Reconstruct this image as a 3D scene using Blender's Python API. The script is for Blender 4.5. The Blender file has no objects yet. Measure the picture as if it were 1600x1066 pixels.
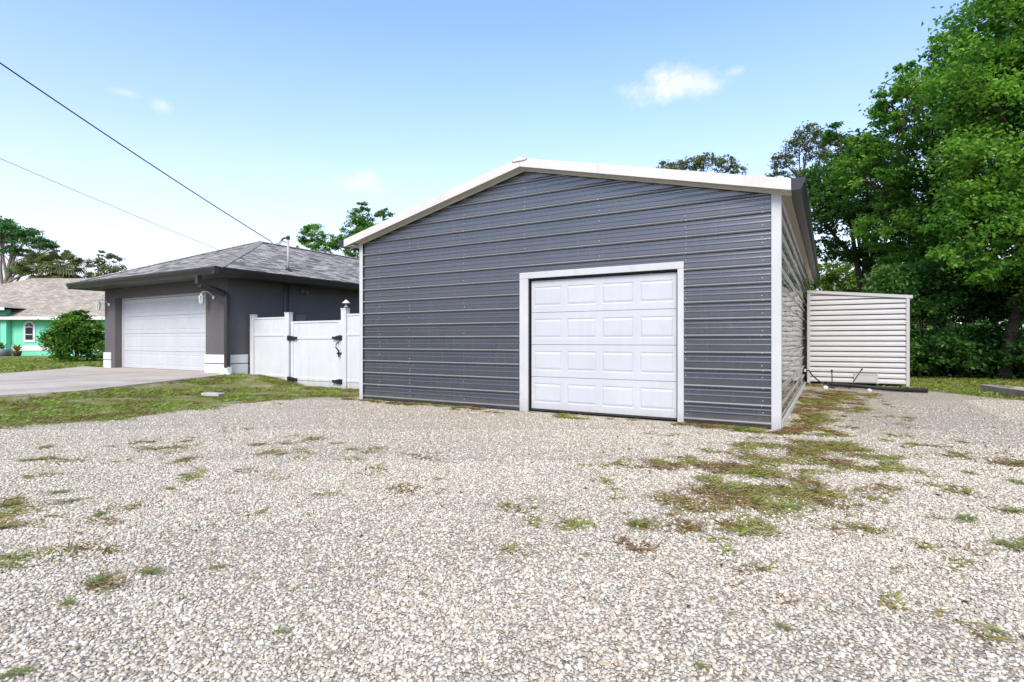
import bpy, bmesh, math, random
import numpy as np
from mathutils import Vector, Matrix

random.seed(7)
RNG = np.random.default_rng(11)
SC = bpy.context.scene
COL = SC.collection
TH = math.atan(496 / 851)          # yaw of the camera to the left of the buildings' depth axis

# ------------------------------------------------------------------ camera
cam_d = bpy.data.cameras.new('camera')
cam = bpy.data.objects.new('camera', cam_d)
COL.objects.link(cam)
cam.location = (0, 0, 1.14)
cam.rotation_euler = (math.radians(90), 0, TH)
cam_d.sensor_width = 36
cam_d.lens = 36 * 851 / 1600
cam_d.clip_start = 0.05
cam_d.clip_end = 3000
SC.camera = cam

# ------------------------------------------------------------------ sky and sun
SUN_EL, SUN_AZ = math.radians(43), math.radians(162)    # azimuth clockwise from +Y
world = bpy.data.worlds.new('World')
SC.world = world
world.use_nodes = True
wn, wl = world.node_tree.nodes, world.node_tree.links
wn.clear()
w_out = wn.new('ShaderNodeOutputWorld')
w_bg = wn.new('ShaderNodeBackground')
w_bg.inputs['Strength'].default_value = 0.128
sky = wn.new('ShaderNodeTexSky')
sky.sky_type = 'NISHITA'
sky.sun_disc = False
sky.sun_elevation = SUN_EL
sky.sun_rotation = SUN_AZ
sky.air_density = 1.0
sky.dust_density = .6
sky.ozone_density = 2.5
wl.new(w_bg.outputs[0], w_out.inputs[0])

def wmath(op, a, b=None, c=None, clamp=False):
    n = wn.new('ShaderNodeMath'); n.operation = op; n.use_clamp = clamp
    for i, v in enumerate((a, b, c)):
        if v is None: continue
        if isinstance(v, (int, float)): n.inputs[i].default_value = v
        else: wl.new(v, n.inputs[i])
    return n.outputs[0]

def wdot(vec, const):
    n = wn.new('ShaderNodeVectorMath'); n.operation = 'DOT_PRODUCT'
    wl.new(vec, n.inputs[0]); n.inputs[1].default_value = const
    return n.outputs['Value']

w_tc = wn.new('ShaderNodeTexCoord')
w_dir = w_tc.outputs['Generated']
# small fair-weather clouds all round the sky: (azimuth left of +Y in degrees, elevation, half width, half height, density)
CLOUDS = [(13.6, 24.2, .10, .026, .8), (14.9, 25.0, .05, .024, .75), (11.3, 24.0, .055, .022, .7), (7.9, 24.6, .028, .012, .5), (46.0, 15.4, .07, .022, .7), (45, 16.2, .035, .016, .65), (62.9, 19.9, .02, .014, .6),
          (65.8, 20.4, .022, .009, .4), (120, 22, .12, .03, .7), (165, 30, .1, .03, .7), (215, 20, .13, .03, .6), (262, 26, .11, .03, .7), (305, 19, .12, .03, .6)]
w_noise = wn.new('ShaderNodeTexNoise'); w_noise.inputs['Scale'].default_value = 14; w_noise.inputs['Detail'].default_value = 6
w_noise.inputs['Roughness'].default_value = .68
wl.new(w_dir, w_noise.inputs['Vector'])
w_n = w_noise.outputs['Fac']
mask = None
for az, el, hw, hh, den in CLOUDS:
    a, e = math.radians(az), math.radians(el)
    c = Vector((-math.sin(a) * math.cos(e), math.cos(a) * math.cos(e), math.sin(e)))
    r = Vector((math.cos(a), math.sin(a), 0)); u = c.cross(r); u = -u if u.z < 0 else u
    du = wmath('DIVIDE', wdot(w_dir, r), hw); dv = wmath('DIVIDE', wdot(w_dir, u), hh)
    # u is measured from the cloud centre since c is perpendicular to r and u
    dd = wmath('ADD', wmath('MULTIPLY', du, du), wmath('MULTIPLY', dv, dv))
    dd = wmath('SQRT', dd)
    v = wmath('SUBTRACT', wmath('ADD', 1.0, wmath('MULTIPLY', wmath('SUBTRACT', w_n, .5), 3.0)), dd)
    v = wmath('MULTIPLY', v, 1.1, clamp=True)
    front = wmath('GREATER_THAN', wdot(w_dir, c), 0.0)
    v = wmath('MULTIPLY', wmath('POWER', v, 1.4), front)
    v = wmath('MULTIPLY', v, den)
    mask = v if mask is None else wmath('MAXIMUM', mask, v)
w_mix = wn.new('ShaderNodeMix'); w_mix.data_type = 'RGBA'
wl.new(mask, w_mix.inputs['Factor'])
# moist summer haze: the lower the sky, the whiter, the same in every direction
w_sep = wn.new('ShaderNodeSeparateXYZ'); wl.new(w_dir, w_sep.inputs[0])
w_hz = wn.new('ShaderNodeValToRGB'); wl.new(w_sep.outputs['Z'], w_hz.inputs[0])
he = w_hz.color_ramp.elements
for q in range(4): he.new(.5)
for el_, (pp_, vv_) in zip(he, ((0, .95), (.10, .82), (.20, .55), (.34, .24), (.5, .08), (.9, .03))):
    el_.position = pp_; el_.color = (vv_, vv_, vv_, 1)
w_haze = wn.new('ShaderNodeMix'); w_haze.data_type = 'RGBA'
w_hs = wn.new('ShaderNodeHueSaturation'); w_hs.inputs['Saturation'].default_value = 1.12; wl.new(sky.outputs[0], w_hs.inputs['Color'])
wl.new(w_hz.outputs[0], w_haze.inputs['Factor']); w_tn = wn.new('ShaderNodeMix'); w_tn.data_type = 'RGBA'; w_tn.blend_type = 'MULTIPLY'; w_tn.inputs['Factor'].default_value = 1; wl.new(w_hs.outputs[0], w_tn.inputs['A']); w_tn.inputs['B'].default_value = (1.03, .985, 1.02, 1)
wl.new(w_tn.outputs['Result'], w_haze.inputs['A'])
w_haze.inputs['B'].default_value = (2.88, 2.74, 3.1, 1)
wl.new(w_haze.outputs['Result'], w_mix.inputs['A'])
w_mix.inputs['B'].default_value = (2.95, 3.0, 3.1, 1)
wl.new(w_mix.outputs['Result'], w_bg.inputs['Color'])

sun_d = bpy.data.lights.new('sun', 'SUN')
sun = bpy.data.objects.new('sun', sun_d); COL.objects.link(sun)
sun_d.energy = 1.5
sun_d.angle = math.radians(28)
sun_d.color = (1, .91, .77)
sdir = Vector((math.sin(SUN_AZ) * math.cos(SUN_EL), math.cos(SUN_AZ) * math.cos(SUN_EL), math.sin(SUN_EL)))
sun.rotation_euler = (-sdir).to_track_quat('-Z', 'Y').to_euler()
sun.location = sdir * 60

SC.view_settings.view_transform = 'Standard'
SC.view_settings.look = 'None'
SC.view_settings.exposure = 1.5
SC.view_settings.gamma = 1
SC.view_settings.use_curve_mapping = False
SC.render.engine = 'CYCLES'
SC.cycles.max_bounces = 6
SC.cycles.diffuse_bounces = 3
SC.cycles.glossy_bounces = 3
SC.cycles.transparent_max_bounces = 6
SC.cycles.caustics_reflective = False
SC.cycles.caustics_refractive = False

# ------------------------------------------------------------------ materials
class N:
    """small node-graph helper"""
    def __init__(s, name):
        s.m = bpy.data.materials.new(name); s.m.use_nodes = True
        s.t = s.m.node_tree; s.n = s.t.nodes; s.l = s.t.links
        s.b = s.n['Principled BSDF']; s.out = s.n['Material Output']
    def new(s, t, **kw):
        n = s.n.new(t)
        for k, v in kw.items(): setattr(n, k, v)
        return n
    def put(s, sock, v):
        if hasattr(v, 'is_linked') or hasattr(v, 'links'): s.l.new(v, sock)
        else: sock.default_value = v
    def coord(s, kind='Object'): return s.new('ShaderNodeTexCoord').outputs[kind]
    def mapping(s, vec, scale=(1, 1, 1), rot=(0, 0, 0), loc=(0, 0, 0)):
        n = s.new('ShaderNodeMapping'); s.l.new(vec, n.inputs[0])
        n.inputs['Scale'].default_value = scale; n.inputs['Rotation'].default_value = rot; n.inputs['Location'].default_value = loc
        return n.outputs[0]
    def noise(s, vec, scale, detail=4, rough=.55, out='Fac'):
        n = s.new('ShaderNodeTexNoise'); s.l.new(vec, n.inputs['Vector'])
        n.inputs['Scale'].default_value = scale; n.inputs['Detail'].default_value = detail; n.inputs['Roughness'].default_value = rough
        return n.outputs[out]
    def voro(s, vec, scale, feature='F1', out='Distance', dims='3D', rnd=1.0):
        n = s.new('ShaderNodeTexVoronoi', feature=feature, voronoi_dimensions=dims); s.l.new(vec, n.inputs['Vector'])
        n.inputs['Scale'].default_value = scale; n.inputs['Randomness'].default_value = rnd
        return n.outputs[out]
    def ramp(s, fac, stops, interp='LINEAR'):
        n = s.new('ShaderNodeValToRGB'); s.l.new(fac, n.inputs[0]); n.color_ramp.interpolation = interp
        e = n.color_ramp.elements
        while len(e) < len(stops): e.new(.5)
        for el, (p, c) in zip(e, stops):
            el.position = p; el.color = (*c, 1) if len(c) == 3 else c
        return n.outputs[0]
    def math(s, op, a, b=None, clamp=False):
        n = s.new('ShaderNodeMath', operation=op, use_clamp=clamp)
        s.put(n.inputs[0], a)
        if b is not None: s.put(n.inputs[1], b)
        return n.outputs[0]
    def mix(s, f, a, b, blend='MIX'):
        n = s.new('ShaderNodeMix', data_type='RGBA', blend_type=blend)
        s.put(n.inputs['Factor'], f)
        for k, v in (('A', a), ('B', b)):
            if isinstance(v, tuple): v = (*v, 1)[:4]
            s.put(n.inputs[k], v)
        return n.outputs['Result']
    def bump(s, h, strength=.3, dist=.01, normal=None):
        n = s.new('ShaderNodeBump'); s.l.new(h, n.inputs['Height'])
        n.inputs['Strength'].default_value = strength; n.inputs['Distance'].default_value = dist
        if normal: s.l.new(normal, n.inputs['Normal'])
        return n.outputs[0]
    def attr(s, name, out='Fac', kind='GEOMETRY'):
        n = s.new('ShaderNodeAttribute', attribute_name=name, attribute_type=kind)
        return n.outputs[out]
    def set(s, color=None, rough=None, normal=None, metallic=None, spec=None, coat=None, coat_rough=None):
        for k, v in (('Base Color', color), ('Roughness', rough), ('Normal', normal), ('Metallic', metallic),
                     ('Specular IOR Level', spec), ('Coat Weight', coat), ('Coat Roughness', coat_rough)):
            if v is None: continue
            if isinstance(v, tuple): v = (*v, 1)[:4]
            s.put(s.b.inputs[k], v)
        return s.m

M = {}
def paint(name, col, rough=.5, var=.12, scale=3.0, bump=.0, bscale=60, dirt=None, spec=.4, streak=False, foot=None):
    g = N(name); c = g.coord()
    wpos = g.new('ShaderNodeNewGeometry').outputs['Position']
    n1 = g.noise(wpos, scale, 5)
    hi = tuple(min(1, x * (1 + var)) for x in col); lo = tuple(x * (1 - var) for x in col)
    k = g.ramp(n1, [(.3, lo), (.7, hi)])
    if dirt:
        v = g.mapping(wpos, (1, 1, .12) if streak else (1, 1, 1))
        d = g.noise(v, 7 if streak else 2.2, 6, .65)
        k = g.mix(g.ramp(d, [(.52, (0, 0, 0)), (.78, (.55, .55, .55))]), k, dirt)
    if foot:
        sz = g.new('ShaderNodeSeparateXYZ'); g.l.new(wpos, sz.inputs[0])
        ft = g.math('SUBTRACT', g.math('ADD', .35, g.math('MULTIPLY', g.noise(g.mapping(wpos, (1, 1, .4)), 7, 6, .75), .7)), g.math('MULTIPLY', sz.outputs['Z'], 2.0))
        k = g.mix(g.ramp(ft, [(.3, (0, 0, 0)), (.8, (.6, .6, .6))]), k, foot)
    r = g.math('ADD', rough - .06, g.math('MULTIPLY', g.noise(wpos, scale * 4), .12))
    nor = g.bump(g.noise(wpos, bscale, 3), .35, bump) if bump else None
    M[name] = g.set(k, r, nor, spec=spec)
    return M[name]

paint('white_trim', (.52, .52, .52), .42, .05, 2.5, dirt=(.42, .40, .35), streak=True, foot=(.30, .26, .20))
paint('white_door', (.50, .515, .535), .4, .04, 1.6, dirt=(.45, .44, .42), streak=True, foot=(.34, .31, .26))
paint('vinyl', (.60, .61, .62), .38, .04, 2, dirt=(.44, .46, .43), streak=True, foot=(.30, .32, .24))
paint('cream_trim', (.60, .575, .53), .4, .05, 2, dirt=(.44, .41, .35))
paint('cream_soffit', (.58, .54, .44), .5, .05, 2)
paint('shed_white', (.46, .45, .435), .42, .04, 2, dirt=(.5, .48, .45), streak=True)
paint('black_iron', (.015, .015, .016), .45, .2, 20)
paint('gutter_dark', (.028, .028, .031), .35, .15, 3)
paint('gutter_brown', (.030, .029, .029), .4, .15, 3)
paint('stucco_dark', (.118, .111, .112), .85, .08, 1.2, bump=.004, bscale=140, dirt=(.098, .090, .087), spec=.2)
paint('stucco_white', (.66, .67, .69), .8, .04, 1.5, bump=.004, bscale=140, dirt=(.45, .43, .4), spec=.2)
paint('stripe_dark', (.07, .067, .068), .8, .05)
paint('soffit_dark', (.05, .049, .05), .6, .08)
paint('pvc', (.68, .68, .66), .35, .04)
paint('conduit_grey', (.13, .122, .118), .5, .1)
paint('mast_metal', (.42, .40, .37), .45, .12, 8)
paint('teal_stucco', (.19, .64, .42), .85, .05, 1.0, spec=.2)
paint('house_white', (.68, .69, .70), .7, .04, 1.5)
paint('dark_gap', (.012, .012, .012), .9, .1)
paint('weathered_wood', (.34, .30, .255), .85, .25, 9, dirt=(.10, .085, .07))
paint('pot_blue', (.20, .25, .28), .5, .1)
paint('pot_dark', (.06, .035, .025), .6, .1)
paint('corrugated_black', (.012, .012, .013), .5, .2, 10)
paint('cable_black', (.02, .02, .022), .5, .2)
paint('cable_grey', (.18, .18, .19), .5, .2)
paint('bark', (.065, .052, .04), .95, .35, 7, bump=.03, bscale=18, spec=.1)
paint('bark_pale', (.20, .17, .14), .95, .3, 7, bump=.03, bscale=18, spec=.1)
paint('concrete_block', (.42, .40, .37), .9, .1, 12, bump=.004)
paint('rust_plate', (.10, .07, .05), .8, .3, 9)

def m_siding(name, rough, wob, wscale, col, ior=1.5):
    g = N(name); p = g.new('ShaderNodeNewGeometry').outputs['Position']
    n1 = g.noise(g.mapping(p, (.5, .5, 1.2)), 1.6, 5)
    k = g.ramp(n1, [(.3, tuple(x * .88 for x in col)), (.7, tuple(x * 1.1 for x in col))])
    d = g.noise(g.mapping(p, (3, 3, .35)), 5, 6, .7)
    k = g.mix(g.ramp(d, [(.55, (0, 0, 0)), (.8, (.4, .4, .4))]), k, (.14, .13, .12))
    # splashed dust along the foot of the wall, ragged
    sz = g.new('ShaderNodeSeparateXYZ'); g.l.new(p, sz.inputs[0])
    foot = g.math('SUBTRACT', g.math('ADD', .42, g.math('MULTIPLY', g.noise(g.mapping(p, (1, 1, .6)), 6, 6, .75), .55)), g.math('MULTIPLY', sz.outputs['Z'], 2.3))
    k = g.mix(g.ramp(foot, [(.3, (0, 0, 0)), (.75, (.55, .55, .55))]), k, (.20, .175, .14))
    r = g.math('ADD', rough, g.math('MULTIPLY', g.noise(g.mapping(p, (.6, .6, 3)), 2.5, 4), .14))
    nor = g.bump(g.noise(g.mapping(p, (1, .45, 1)), wscale, 2, .4), 1.0, wob)
    M[name] = g.set(k, r, nor, spec=.5); g.b.inputs['IOR'].default_value = ior
m_siding('siding_metal', .17, .0022, 1.6, (.042, .044, .054), 2.1)
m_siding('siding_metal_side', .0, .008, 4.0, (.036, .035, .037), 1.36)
m_siding('crest_painted_sheen', .3, .004, 2.2, (.19, .186, .175), 1.6)  # paler colour on the rib tops paints in the sky's reflection

def m_glass():
    g = N('window_glass'); M['window_glass'] = g.set((.03, .035, .04), .08, spec=.8)
m_glass()

def m_shingle(name, dark, light, row=.14, tab=.3):
    g = N(name); uv = g.coord('UV')
    br = g.new('ShaderNodeTexBrick'); g.l.new(uv, br.inputs['Vector'])
    br.inputs['Color1'].default_value = (0, 0, 0, 1); br.inputs['Color2'].default_value = (1, 1, 1, 1)
    br.inputs['Mortar'].default_value = (.5, .5, .5, 1)
    br.inputs['Scale'].default_value = 1; br.inputs['Brick Width'].default_value = tab; br.inputs['Row Height'].default_value = row
    br.inputs['Mortar Size'].default_value = .008; br.inputs['Mortar Smooth'].default_value = .2; br.offset = .37
    p = g.new('ShaderNodeNewGeometry').outputs['Position']
    t = g.math('ADD', g.math('MULTIPLY', br.outputs['Color'], .75), g.math('MULTIPLY', g.noise(p, 14, 4, .7), .38))
    k = g.ramp(t, [(.2, dark), (.8, light)])
    k = g.mix(g.ramp(g.noise(p, .9, 5, .6), [(.4, (0, 0, 0)), (.75, (.5, .5, .5))]), k, tuple(x * .8 for x in dark))
    k = g.mix(g.math('MULTIPLY', br.outputs['Fac'], .75), k, tuple(x * .3 for x in dark))
    hgt = g.math('ADD', g.math('SUBTRACT', g.math('MULTIPLY', br.outputs['Color'], .5), br.outputs['Fac']), g.math('MULTIPLY', g.noise(p, 120, 2), .4))
    M[name] = g.set(k, .95, g.bump(hgt, .9, .012), spec=.15)
m_shingle('shingle_grey', (.11, .104, .094), (.42, .39, .35))
paint('shingle_cap', (.30, .285, .26), .95, .25, 11, bump=.004, spec=.15)
m_shingle('shingle_tan', (.29, .245, .185), (.50, .44, .345))

def m_leaf(name, dark, mid, light, trans=.3):
    g = N(name); t = g.attr('tint')
    k = g.ramp(t, [(.0, dark), (.5, mid), (1, light)])
    g.set(k, .45, spec=.35)
    tr = g.new('ShaderNodeBsdfTranslucent')
    g.l.new(g.mix(1.0, k, (1.25, 1.3, .6), 'MULTIPLY'), tr.inputs[0])
    mx = g.new('ShaderNodeMixShader'); mx.inputs[0].default_value = trans
    g.l.new(g.b.outputs[0], mx.inputs[1]); g.l.new(tr.outputs[0], mx.inputs[2]); g.l.new(mx.outputs[0], g.out.inputs[0])
    M[name] = g.m
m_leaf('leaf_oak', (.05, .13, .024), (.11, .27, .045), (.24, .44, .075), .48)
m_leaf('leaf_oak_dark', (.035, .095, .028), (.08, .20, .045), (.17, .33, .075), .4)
m_leaf('leaf_bright', (.07, .13, .02), (.13, .23, .03), (.22, .34, .05), .4)
m_leaf('leaf_sparse', (.10, .12, .065), (.17, .20, .105), (.26, .28, .16), .45)
m_leaf('leaf_bush', (.04, .11, .02), (.10, .23, .035), (.24, .38, .06), .4)
m_leaf('leaf_palm', (.11, .10, .05), (.16, .19, .075), (.27, .30, .13), .4)
m_leaf('leaf_pine', (.05, .13, .05), (.09, .23, .075), (.15, .33, .10), .4)
m_leaf('grass_blade', (.21, .15, .06), (.20, .24, .04), (.25, .36, .055), .3)
m_leaf('moss_blade', (.22, .13, .06), (.27, .21, .06), (.23, .26, .055), .25)
m_leaf('weed_leaf', (.24, .20, .08), (.22, .27, .07), (.32, .40, .10), .35)
m_leaf('leaf_litter', (.05, .032, .02), (.11, .07, .04), (.2, .14, .09), .1)
m_leaf('bromeliad', (.10, .14, .02), (.35, .30, .04), (.5, .32, .05), .25)

def m_ground():
    g = N('ground_gravel_and_turf'); p = g.new('ShaderNodeNewGeometry').outputs['Position']
    p2 = g.mapping(p, (1, 1, 0))
    # gravel stones in the sheet itself
    v1c = g.voro(p2, 42, out='Color'); ed = g.voro(p2, 42, 'DISTANCE_TO_EDGE'); d1 = g.voro(p2, 42)
    sep = g.new('ShaderNodeSeparateColor'); g.l.new(v1c, sep.inputs[0])
    stone = g.ramp(sep.outputs[0], [(.0, (.28, .235, .168)), (.22, (.49, .43, .325)), (.6, (.58, .525, .41)), (1, (.67, .63, .52))])
    tintv = g.ramp(sep.outputs[1], [(.86, (1, 1, 1)), (.93, (1.0, .84, .72)), (1, (.72, .72, .74))])
    stone = g.mix(1.0, stone, tintv, 'MULTIPLY')
    gap = g.ramp(ed, [(.02, (0, 0, 0)), (.14, (1, 1, 1))])
    stone = g.mix(gap, (.30, .245, .175), stone)
    big = g.noise(p2, .55, 5, .6)
    stone = g.mix(g.ramp(big, [(.45, (0, 0, 0)), (.8, (.45, .45, .45))]), stone, (.40, .355, .30))
    fine = g.noise(p2, 3.2, 6, .7)
    stone = g.mix(g.ramp(fine, [(.56, (0, 0, 0)), (.78, (.5, .5, .5))]), stone, (.34, .29, .235))
    # turf soil: mixed green and brown
    soil = g.ramp(g.noise(p2, 14, 6, .7), [(.3, (.14, .105, .06)), (.5, (.17, .165, .045)), (.7, (.17, .24, .045))])
    sand = g.ramp(g.noise(p2, 30, 5, .7), [(.3, (.22, .18, .13)), (.7, (.46, .40, .33))])
    soil = g.mix(g.ramp(g.noise(p2, 1.7, 6, .65), [(.5, (0, 0, 0)), (.66, (.75, .75, .75))]), soil, sand)
    moss = g.ramp(g.noise(p2, 22, 6, .7), [(.3, (.21, .125, .065)), (.5, (.26, .20, .075)), (.72, (.21, .22, .06))])
    # masks come from the sheet's own vertex data and are broken up by noise
    gm = g.math('ADD', g.attr('gravel'), g.math('MULTIPLY', g.math('SUBTRACT', g.noise(p2, 5, 6, .7), .5), .9))
    gm = g.ramp(gm, [(.42, (0, 0, 0)), (.58, (1, 1, 1))])
    mm = g.math('ADD', g.attr('moss'), g.math('MULTIPLY', g.math('SUBTRACT', g.noise(p2, 9, 6, .75), .5), 1.5))
    mm = g.ramp(mm, [(.55, (0, 0, 0)), (1.0, (.75, .75, .75))])
    k = g.mix(gm, soil, g.mix(mm, stone, moss))
    fade = g.math('MULTIPLY', gap, g.math('SUBTRACT', 1.0, d1))
    hgt = g.math('ADD', g.math('MULTIPLY', fade, gm), g.math('MULTIPLY', g.noise(p2, 60, 4, .7), .35))
    M['ground'] = g.set(k, .93, g.bump(hgt, .9, .014), spec=.15)
m_ground()

def m_stone():
    g = N('limestone_chip'); oi = g.new('ShaderNodeObjectInfo'); p = g.new('ShaderNodeNewGeometry').outputs['Position']
    k = g.ramp(oi.outputs['Random'], [(0, (.20, .16, .11)), (.09, (.44, .378, .275)), (.45, (.595, .535, .42)), (.8, (.70, .65, .53)), (.90, (.79, .755, .65)), (.95, (.56, .425, .28)), (1, (.34, .325, .285))])
    k = g.mix(g.math('MULTIPLY', g.noise(p, 160, 4, .6), .35), k, (.44, .38, .30))
    M['stone'] = g.set(k, .9, g.bump(g.noise(p, 260, 3), .5, .002), spec=.2)
m_stone()

def m_concrete():
    g = N('driveway_concrete'); p = g.new('ShaderNodeNewGeometry').outputs['Position']
    k = g.ramp(g.noise(p, 1.1, 6, .6), [(.3, (.42, .36, .285)), (.7, (.58, .515, .425))])
    st = g.noise(g.mapping(p, (1.3, .16, 1)), 1.6, 5, .6)
    k = g.mix(g.ramp(st, [(.52, (0, 0, 0)), (.72, (.6, .6, .6))]), k, (.22, .18, .14))
    k = g.mix(g.math('MULTIPLY', g.noise(p, 90, 3), .25), k, (.2, .18, .16))
    M['concrete'] = g.set(k, .9, g.bump(g.noise(p, 120, 3), .4, .003), spec=.2)
m_concrete()

# ------------------------------------------------------------------ mesh helpers
class MB:
    def __init__(s): s.v = []; s.f = []; s.uv = {}
    def add(s, vs, fs):
        o = len(s.v); s.v += [tuple(v) for v in vs]; s.f += [tuple(i + o for i in f) for f in fs]; return s
    def box(s, x0, x1, y0, y1, z0, z1):
        return s.add([(x0, y0, z0), (x1, y0, z0), (x1, y1, z0), (x0, y1, z0), (x0, y0, z1), (x1, y0, z1), (x1, y1, z1), (x0, y1, z1)],
                     [(0, 3, 2, 1), (4, 5, 6, 7), (0, 1, 5, 4), (1, 2, 6, 5), (2, 3, 7, 6), (3, 0, 4, 7)])
    def prism(s, pts, axis, a, b):
        """closed polygon pts (2D) extruded along axis from a to b; 'x': pts are (y,z), 'y': (x,z), 'z': (x,y)"""
        def mk(p, t): return {'x': (t, p[0], p[1]), 'y': (p[0], t, p[1]), 'z': (p[0], p[1], t)}[axis]
        n = len(pts)
        return s.add([mk(p, a) for p in pts] + [mk(p, b) for p in pts],
                     [tuple(range(n)), tuple(range(2 * n - 1, n - 1, -1))] + [(i, i + n, (i + 1) % n + n, (i + 1) % n) for i in range(n)])
    def bar(s, p, q, w, h=None, up=(0, 0, 1)):
        p, q = Vector(p), Vector(q); d = (q - p).normalized(); h = h or w
        u = Vector(up); x = d.cross(u)
        if x.length < 1e-4: x = d.cross(Vector((1, 0, 0)))
        x.normalize(); u = x.cross(d).normalized()
        vs = []
        for c in (p, q):
            for sx, su in ((-1, -1), (1, -1), (1, 1), (-1, 1)): vs.append(c + x * (sx * w / 2) + u * (su * h / 2))
        return s.add(vs, [(0, 3, 2, 1), (4, 5, 6, 7), (0, 1, 5, 4), (1, 2, 6, 5), (2, 3, 7, 6), (3, 0, 4, 7)])
    def tube(s, path, radii, n=8, cap=True):
        path = [Vector(p) for p in path]
        if not hasattr(radii, '__len__'): radii = [radii] * len(path)
        o = len(s.v); ref = Vector((.13, .21, 1)).normalized()
        for i, p in enumerate(path):
            d = (path[min(i + 1, len(path) - 1)] - path[max(i - 1, 0)]).normalized()
            x = d.cross(ref)
            if x.length < .05: x = d.cross(Vector((1, 0, 0)))
            x.normalize(); y = x.cross(d)
            for k in range(n):
                a = 2 * math.pi * k / n; s.v.append(tuple(p + (x * math.cos(a) + y * math.sin(a)) * radii[i]))
        for i in range(len(path) - 1):
            for k in range(n):
                a = o + i * n + k; b = o + i * n + (k + 1) % n; s.f.append((a, b, b + n, a + n))
        if cap:
            s.f.append(tuple(o + k for k in range(n - 1, -1, -1))); e = o + (len(path) - 1) * n; s.f.append(tuple(e + k for k in range(n)))
        return s
    def lathe(s, prof, c, n=12):
        o = len(s.v)
        for r, z in prof:
            for k in range(n):
                a = 2 * math.pi * k / n; s.v.append((c[0] + r * math.cos(a), c[1] + r * math.sin(a), c[2] + z))
        for i in range(len(prof) - 1):
            for k in range(n):
                a = o + i * n + k; b = o + i * n + (k + 1) % n; s.f.append((a, b, b + n, a + n))
        s.f.append(tuple(o + k for k in range(n - 1, -1, -1))); e = o + (len(prof) - 1) * n; s.f.append(tuple(e + k for k in range(n)))
        return s
    def mesh(s, name, smooth=False):
        me = bpy.data.meshes.new(name); me.from_pydata(s.v, [], s.f); me.update()
        bm = bmesh.new(); bm.from_mesh(me); bmesh.ops.recalc_face_normals(bm, faces=bm.faces); bm.to_mesh(me); bm.free()
        if smooth:
            for p in me.polygons: p.use_smooth = True
        return me
    def build(s, name, mat, parent=None, smooth=False, bevel=0):
        o = link(name, s.mesh(name, smooth), mat, parent)
        if bevel:
            b = o.modifiers.new('bevel', 'BEVEL'); b.width = bevel; b.segments = 1; b.limit_method = 'ANGLE'
        return o

def link(name, me, mat, parent=None):
    if mat and not me.materials: me.materials.append(M[mat])
    o = bpy.data.objects.new(name, me); COL.objects.link(o)
    if parent: o.parent = parent
    return o
def empty(name, loc=(0, 0, 0), rz=0):
    o = bpy.data.objects.new(name, None); COL.objects.link(o); o.location = loc; o.rotation_euler = (0, 0, rz); o.empty_display_size = .2
    return o
def tag(o, label=None, cat=None, group=None, kind=None):
    for k, v in (('label', label), ('category', cat), ('group', group), ('kind', kind)):
        if v: o[k] = v
    return o
def roofmesh(faces, thick=.0):
    """faces: list of polygons (outer eave edge first two points); UV in metres along eave and up the slope"""
    me = bpy.data.meshes.new('roof'); vs = []; fs = []; uvs = []
    for poly in faces:
        P = [Vector(p) for p in poly]; o = len(vs); vs += [tuple(p) for p in P]; fs.append(tuple(range(o, o + len(P))))
        e = (P[1] - P[0]).normalized(); nrm = (P[1] - P[0]).cross(P[2] - P[0]).normalized(); u = nrm.cross(e)
        uvs += [((p - P[0]).dot(e) + 3.7 * len(fs), (p - P[0]).dot(u)) for p in P]
    me.from_pydata(vs, [], fs); l = me.uv_layers.new(name='UVMap')
    for i, p in enumerate(me.polygons):
        for li in p.loop_indices: l.data[li].uv = uvs[me.loops[li].vertex_index]
    me.update(); return me

def sstep(t): t = min(1, max(0, t)); return t * t * (3 - 2 * t)
def H(x, y):
    """height of the ground"""
    z = .22 * sstep((-11.4 - x) / 3.1)
    z -= .06 * sstep((-8.3 - x) / 1.5) * sstep((x + 12.6) / 1.2) * sstep((y - 7.6) / 1.6)
    return z

# ------------------------------------------------------------------ ground
def interp(x, pts):
    if x <= pts[0][0]: return pts[0][1]
    for (a, b), (c, d) in zip(pts, pts[1:]):
        if x <= c: return b + (d - b) * (x - a) / (c - a)
    return pts[-1][1]
def gravel_at(x, y):
    left = x - interp(y, [(-30, -12), (0, -10.2), (2.85, -9.5), (3.74, -8.9), (5.8, -9.3), (7.4, -9.0), (8.3, -8.1), (9, -7.0)])
    back = (15.5 - max(0, x - 1.9) * 1.3) - y
    right = 6.5 - x
    return .5 + max(-1, min(1, min(left, back, right) / .55)) * .5
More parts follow.
